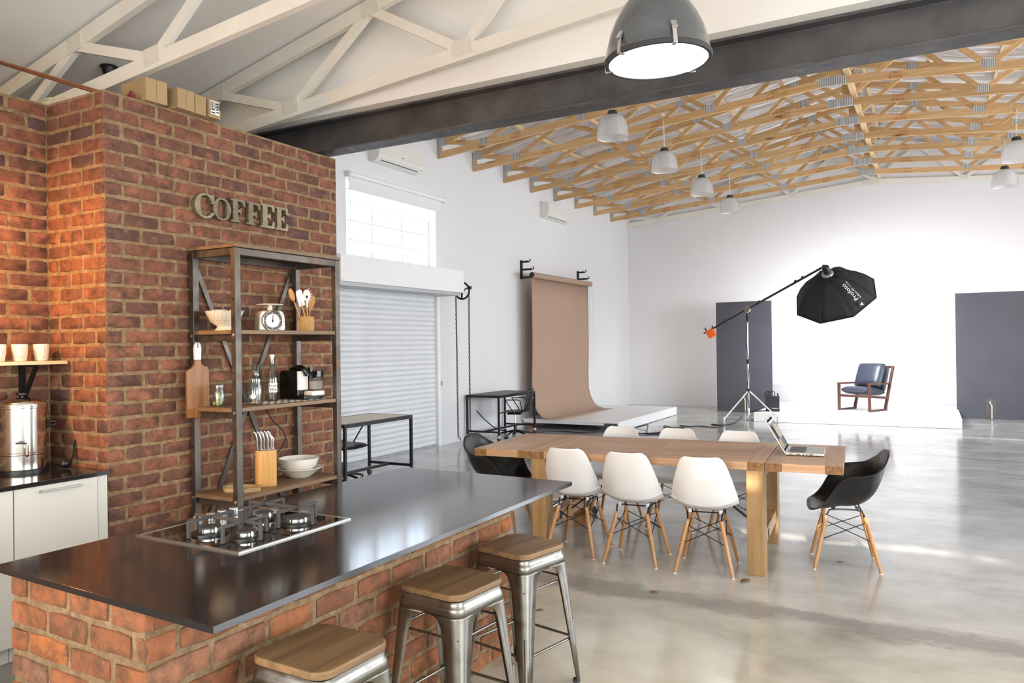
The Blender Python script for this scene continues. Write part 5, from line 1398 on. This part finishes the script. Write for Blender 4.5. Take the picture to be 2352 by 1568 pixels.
# lettering on the panel facing the camera side
def face_to_cam(k):
    return (octp(k, .5, .25)+octp(k+1, .5, .25))/2
cam = Vector((0,0,1.6))
best = None
for k in range(8):
    a_, b_ = octp(k, RAD, .58), octp(k+1, RAD, .58); c_ = octp(k, .28, .10); n_ = (b_-a_).cross(c_-a_).normalized()
    mid = (a_+b_+c_)/3
    if n_.dot(mid-apex-axis*.3) < 0: n_ = -n_
    sc_ = n_.dot((cam-mid).normalized()); rt = (mid-apex).dot(Vector((.876,.482,0)))
    if sc_ > .1 and rt > .05 and (best is None or sc_*1.0+rt > best[0]): best = (sc_+rt, k, n_)
if best:
    k, n_ = best[1], best[2]
    ed = ((octp(k, .3, .1)+octp(k+1, .3, .1))-(octp(k, RAD, .58)+octp(k+1, RAD, .58))).normalized(); yd = n_.cross(ed)
    org = (octp(k, .58, .33)+octp(k+1, .58, .33))/2+n_*.035+yd*.02
    Mx = Matrix((ed, yd, n_)).transposed().to_4x4()
    for s_, sz, dx, dy in (('Profoto', .12, .08, 0), ('Softbox RFi', .05, .0, -.058), ("5' Octa", .045, .21, -.058)):
        tm = text_mesh(s_, sz); tm.materials.append(PAPERW); o = link('lettering', tm, None, ob)
        Mo = Mx.copy(); Mo.translation = org+ed*dx+yd*dy; o.matrix_world = Mo
    bd_ = MB().prism(rrect(.09, .09, .015, 3), 0, .002, 'z').build('logo_badge', GREYRUB, ob); Mo = Mx.copy(); Mo.translation = org-ed*.215+yd*.04; bd_.matrix_world = Mo
    MB().prism([(-.032,-.03), (.032,-.03), (0,.032)], .002, .003, 'z').build('logo_mark', PAPERW, bd_)

# floor cables
def cable(name, label, pts, r=.009):
    P = [Vector(p) for p in pts]; out = []
    for i in range(len(P)-1):
        p0, p1, p2, p3 = P[max(i-1,0)], P[i], P[i+1], P[min(i+2, len(P)-1)]
        for q in range(6):
            t_ = q/6; out.append(.5*((2*p1)+(p2-p0)*t_+(2*p0-5*p1+4*p2-p3)*t_*t_+(3*p1-p0-3*p2+p3)*t_**3))
    out.append(P[-1]); o = MB().tube(out, r, 6).build(name, CABLE, smooth=60); tag(o, label, 'cable'); return o
cable('floor_cable', 'black cable snaking from the light stand castors', [(-3.50, 16.4, .01), (-3.40, 15.5, .01), (-3.37, 14.8, .01), (-3.62, 14.55, .01), (-3.72, 14.75, .01), (-3.45, 14.45, .01), (-3.55, 14.2, .01), (-3.85, 14.3, .01), (-4.0, 14.15, .01), (-4.2, 14.25, .012), (-4.1, 13.95, .012), (-4.35, 13.8, .01), (-4.45, 14.1, .012), (-4.2, 13.75, .016)])
cable('floor_cable', 'tangled black extension lead beside the low platform', [(-4.86, 13.6, .01), (-4.7, 13.7, .05), (-4.55, 13.4, .09), (-4.42, 12.95, .03), (-4.35, 12.8, .01), (-4.2, 13.0, .01), (-4.05, 13.3, .012), (-3.95, 13.5, .03), (-4.1, 13.2, .02), (-4.3, 12.75, .02), (-4.5, 12.7, .02), (-4.7, 12.9, .012), (-4.45, 12.72, .012), (-4.1, 12.75, .01), (-3.9, 12.9, .01)])
cable('floor_cable', 'black cable running under the dark work table to the platform', [(-6.7, 10.9, .5), (-6.62, 11.1, .3), (-6.5, 11.4, .12), (-6.3, 12.2, .01), (-5.9, 12.55, .01), (-5.4, 12.45, .012), (-5.2, 12.6, .05), (-5.05, 12.75, .06), (-4.95, 12.6, .01)])
o = MB().box((-3.93, 13.52, .04), (.05,.06,.07), rz=.4).build('plug_adapter', BLACKP, bevel=.006); tag(o, 'black plug adapter standing on the floor cable', 'plug')

# ------------------------------------------------------------------ pendants
def pendant(label, x, y):
    ztop = 4.55; zc = zL(x)+.06
    t = thing('glass_pendant', label, 'pendant lamp', (x, y, 0), 0, 'clear ribbed pendant lamps on chains')
    MB().lathe([(0,ztop), (.05,ztop), (.062,ztop-.02), (.066,ztop-.065), (0,ztop-.065)], 24).build('lamp_cap', GREYRUB, t, smooth=40)
    pr_ = []
    for i in range(13):
        a = PI/2*i/12; r_ = .07+.128*math.sin(a)**.75; z = ztop-.065-.265*(1-math.cos(a))
        pr_.append((r_, z))
    pr_ += [(.199, ztop-.345), (.203, ztop-.350)]
    MB().lathe(pr_, 40).build('ribbed_shade', PRISM, t, smooth=180, solid=.004)
    MB().cyl((0,0,ztop-.065), (0,0,ztop-.16), .022, n=12).sphere((0,0,ztop-.19), .035, 12, 8, (1,1,1.3)).build('bulb', PLASTICW, t, smooth=60)
    m = MB(); n_ = int((zc-ztop)/.034)
    for i in range(n_+1):
        R = Matrix.Rotation(PI/2*(i % 2), 3, 'Z')
        m.add([(R@Vector(v))*.85+Vector((0,-.03*(i/n_),ztop+.01+i*.034)) for v in lk.v], lk.f)
    m.build('chain', PLASTICW, t, smooth=60)['kind'] = 'stuff'
    return t
for x, y, lb in ((-3.49, 9.07, 'clear ribbed pendant lamp right below the steel beam'), (-3.49, 11.227, 'clear ribbed pendant lamp, second in the row from the beam'), (-3.49, 13.381, 'clear ribbed pendant lamp, third in the row from the beam'), (-3.49, 15.535, 'clear ribbed pendant lamp, smallest at the far end of the row'),
                 (1.16, 13.381, 'clear ribbed pendant lamp cut by the frame edge'), (1.17, 15.535, 'clear ribbed pendant lamp hanging above the black flat at the frame edge')):
    pendant(lb, x, y)

# big dome lamp over the kitchen
dl = thing('dome_lamp', 'big charcoal dome pendant lamp glowing white, hung before the beam', 'pendant lamp', (-1.13, 3.555, 2.955))
dl.rotation_euler = (R_(1.2), R_(-1.5), 0)
pr_ = [(.250,.0), (.253,.012), (.250,.026), (.247,.028), (.240,.075), (.222,.14), (.196,.20), (.160,.26), (.115,.315), (.075,.35), (.05,.365), (0,.37)]
MB().lathe(pr_, 64).build('dome', DOMEGREY, dl, smooth=60, solid=.003)
MB().lathe([(.236,-.004), (.252,-.004), (.2575,.004), (.2575,.014), (.252,.020), (.236,.020)], 64).build('rim_ring', GREYRUB, dl, smooth=40)
MB().lathe([(0,-.002), (.238,.002), (.238,.008), (0,.006)], 64).build('glowing_glass', LAMPGLOW, dl, smooth=40)
for a in (R_(-55), R_(65), R_(185), R_(-115)):
    d = Vector((math.cos(a), math.sin(a), 0)); tn = Vector((-d.y, d.x, 0))
    MB().bar(d*.262+Vector((0,0,-.006)), d*.252+Vector((0,0,.075)), .020, .006, up=d).bar(d*.225+Vector((0,0,-.006)), d*.262+Vector((0,0,-.006)), .020, .005).bar(d*.262+Vector((0,0,.06)), d*.240+Vector((0,0,.095)), .028, .012, up=d).build('clip', CHROME, dl, bevel=.001)
MB().cyl((0,0,.365), (0,0,.45), .045, .035).cyl((0,0,.45), (0,0,1.0), .010).build('stem', BLACKM, dl, smooth=40)
# warm pendant over the counter, just outside the frame edge
wl = thing('counter_pendant', 'small warm pendant lamp over the kitchen counter, outside the frame', 'pendant lamp', (-4.33, 1.72, 2.28))
MB().lathe([(.0,.10), (.03,.10), (.035,.08), (.09,0), (.086,0), (.03,.075), (0,.078)], 24).build('shade', BLACKM, wl, smooth=40)
MB().cyl((0,0,.10), (0,0,1.40), .004, n=6).build('cord', BLACKM, wl)
MB().sphere((0,0,.01), .03, 12, 8).build('bulb', m_emit('warm_bulb', '#ffb060', 25.0), wl, smooth=60)
light('counter_pendant_bulb', 'POINT', (-4.33, 1.72, 2.235), (0,0,-1), 68, (1.0, 0.45, 0.11), shadow_soft_size=.035)

# overhanging tree outside the clerestories
tr_ = thing('garden_tree', 'leafy tree outside behind the clerestory windows', 'tree', (.6, -4.2, 0))
MB().tube([(0,0,0), (.1,0,2.5), (0,.2,4.4), (-.2,.6,6.0)], [.16,.13,.10,.05], 10).tube([(0,.2,4.2), (-1.2,.8,5.2), (-2.2,1.0,5.5)], [.07,.05,.02], 8).tube([(0,.2,4.4), (1.2,.6,5.3), (1.9,4.2,6.4), (1.8,6.4,6.6)], [.07,.06,.05,.03], 8).build('trunk', WALNUT, tr_, smooth=60)
m = MB(); r = random.Random(12)
for i in range(900):
    if i < 420: c_ = Vector((r.uniform(-.9, 2.0), .75+r.gauss(0, .18), 5.62+r.gauss(0, .2)))
    else: c_ = Vector((r.uniform(.1, 3.0), 6.6+r.gauss(0, .3), 6.35+r.gauss(0, .18)))
    R = Euler((r.uniform(-1,1), r.uniform(-1,1), r.uniform(0,6.3))).to_matrix(); L = r.uniform(.05, .11)
    m.add([c_+R@Vector(p_) for p_ in ((-L,0,0), (0,-L*.4,.01), (L,0,0), (0,L*.4,.01))], [(0,1,2,3)])
m.build('foliage', pm('green_leaf', '#4c6b2c', .6), tr_)['kind'] = 'stuff'
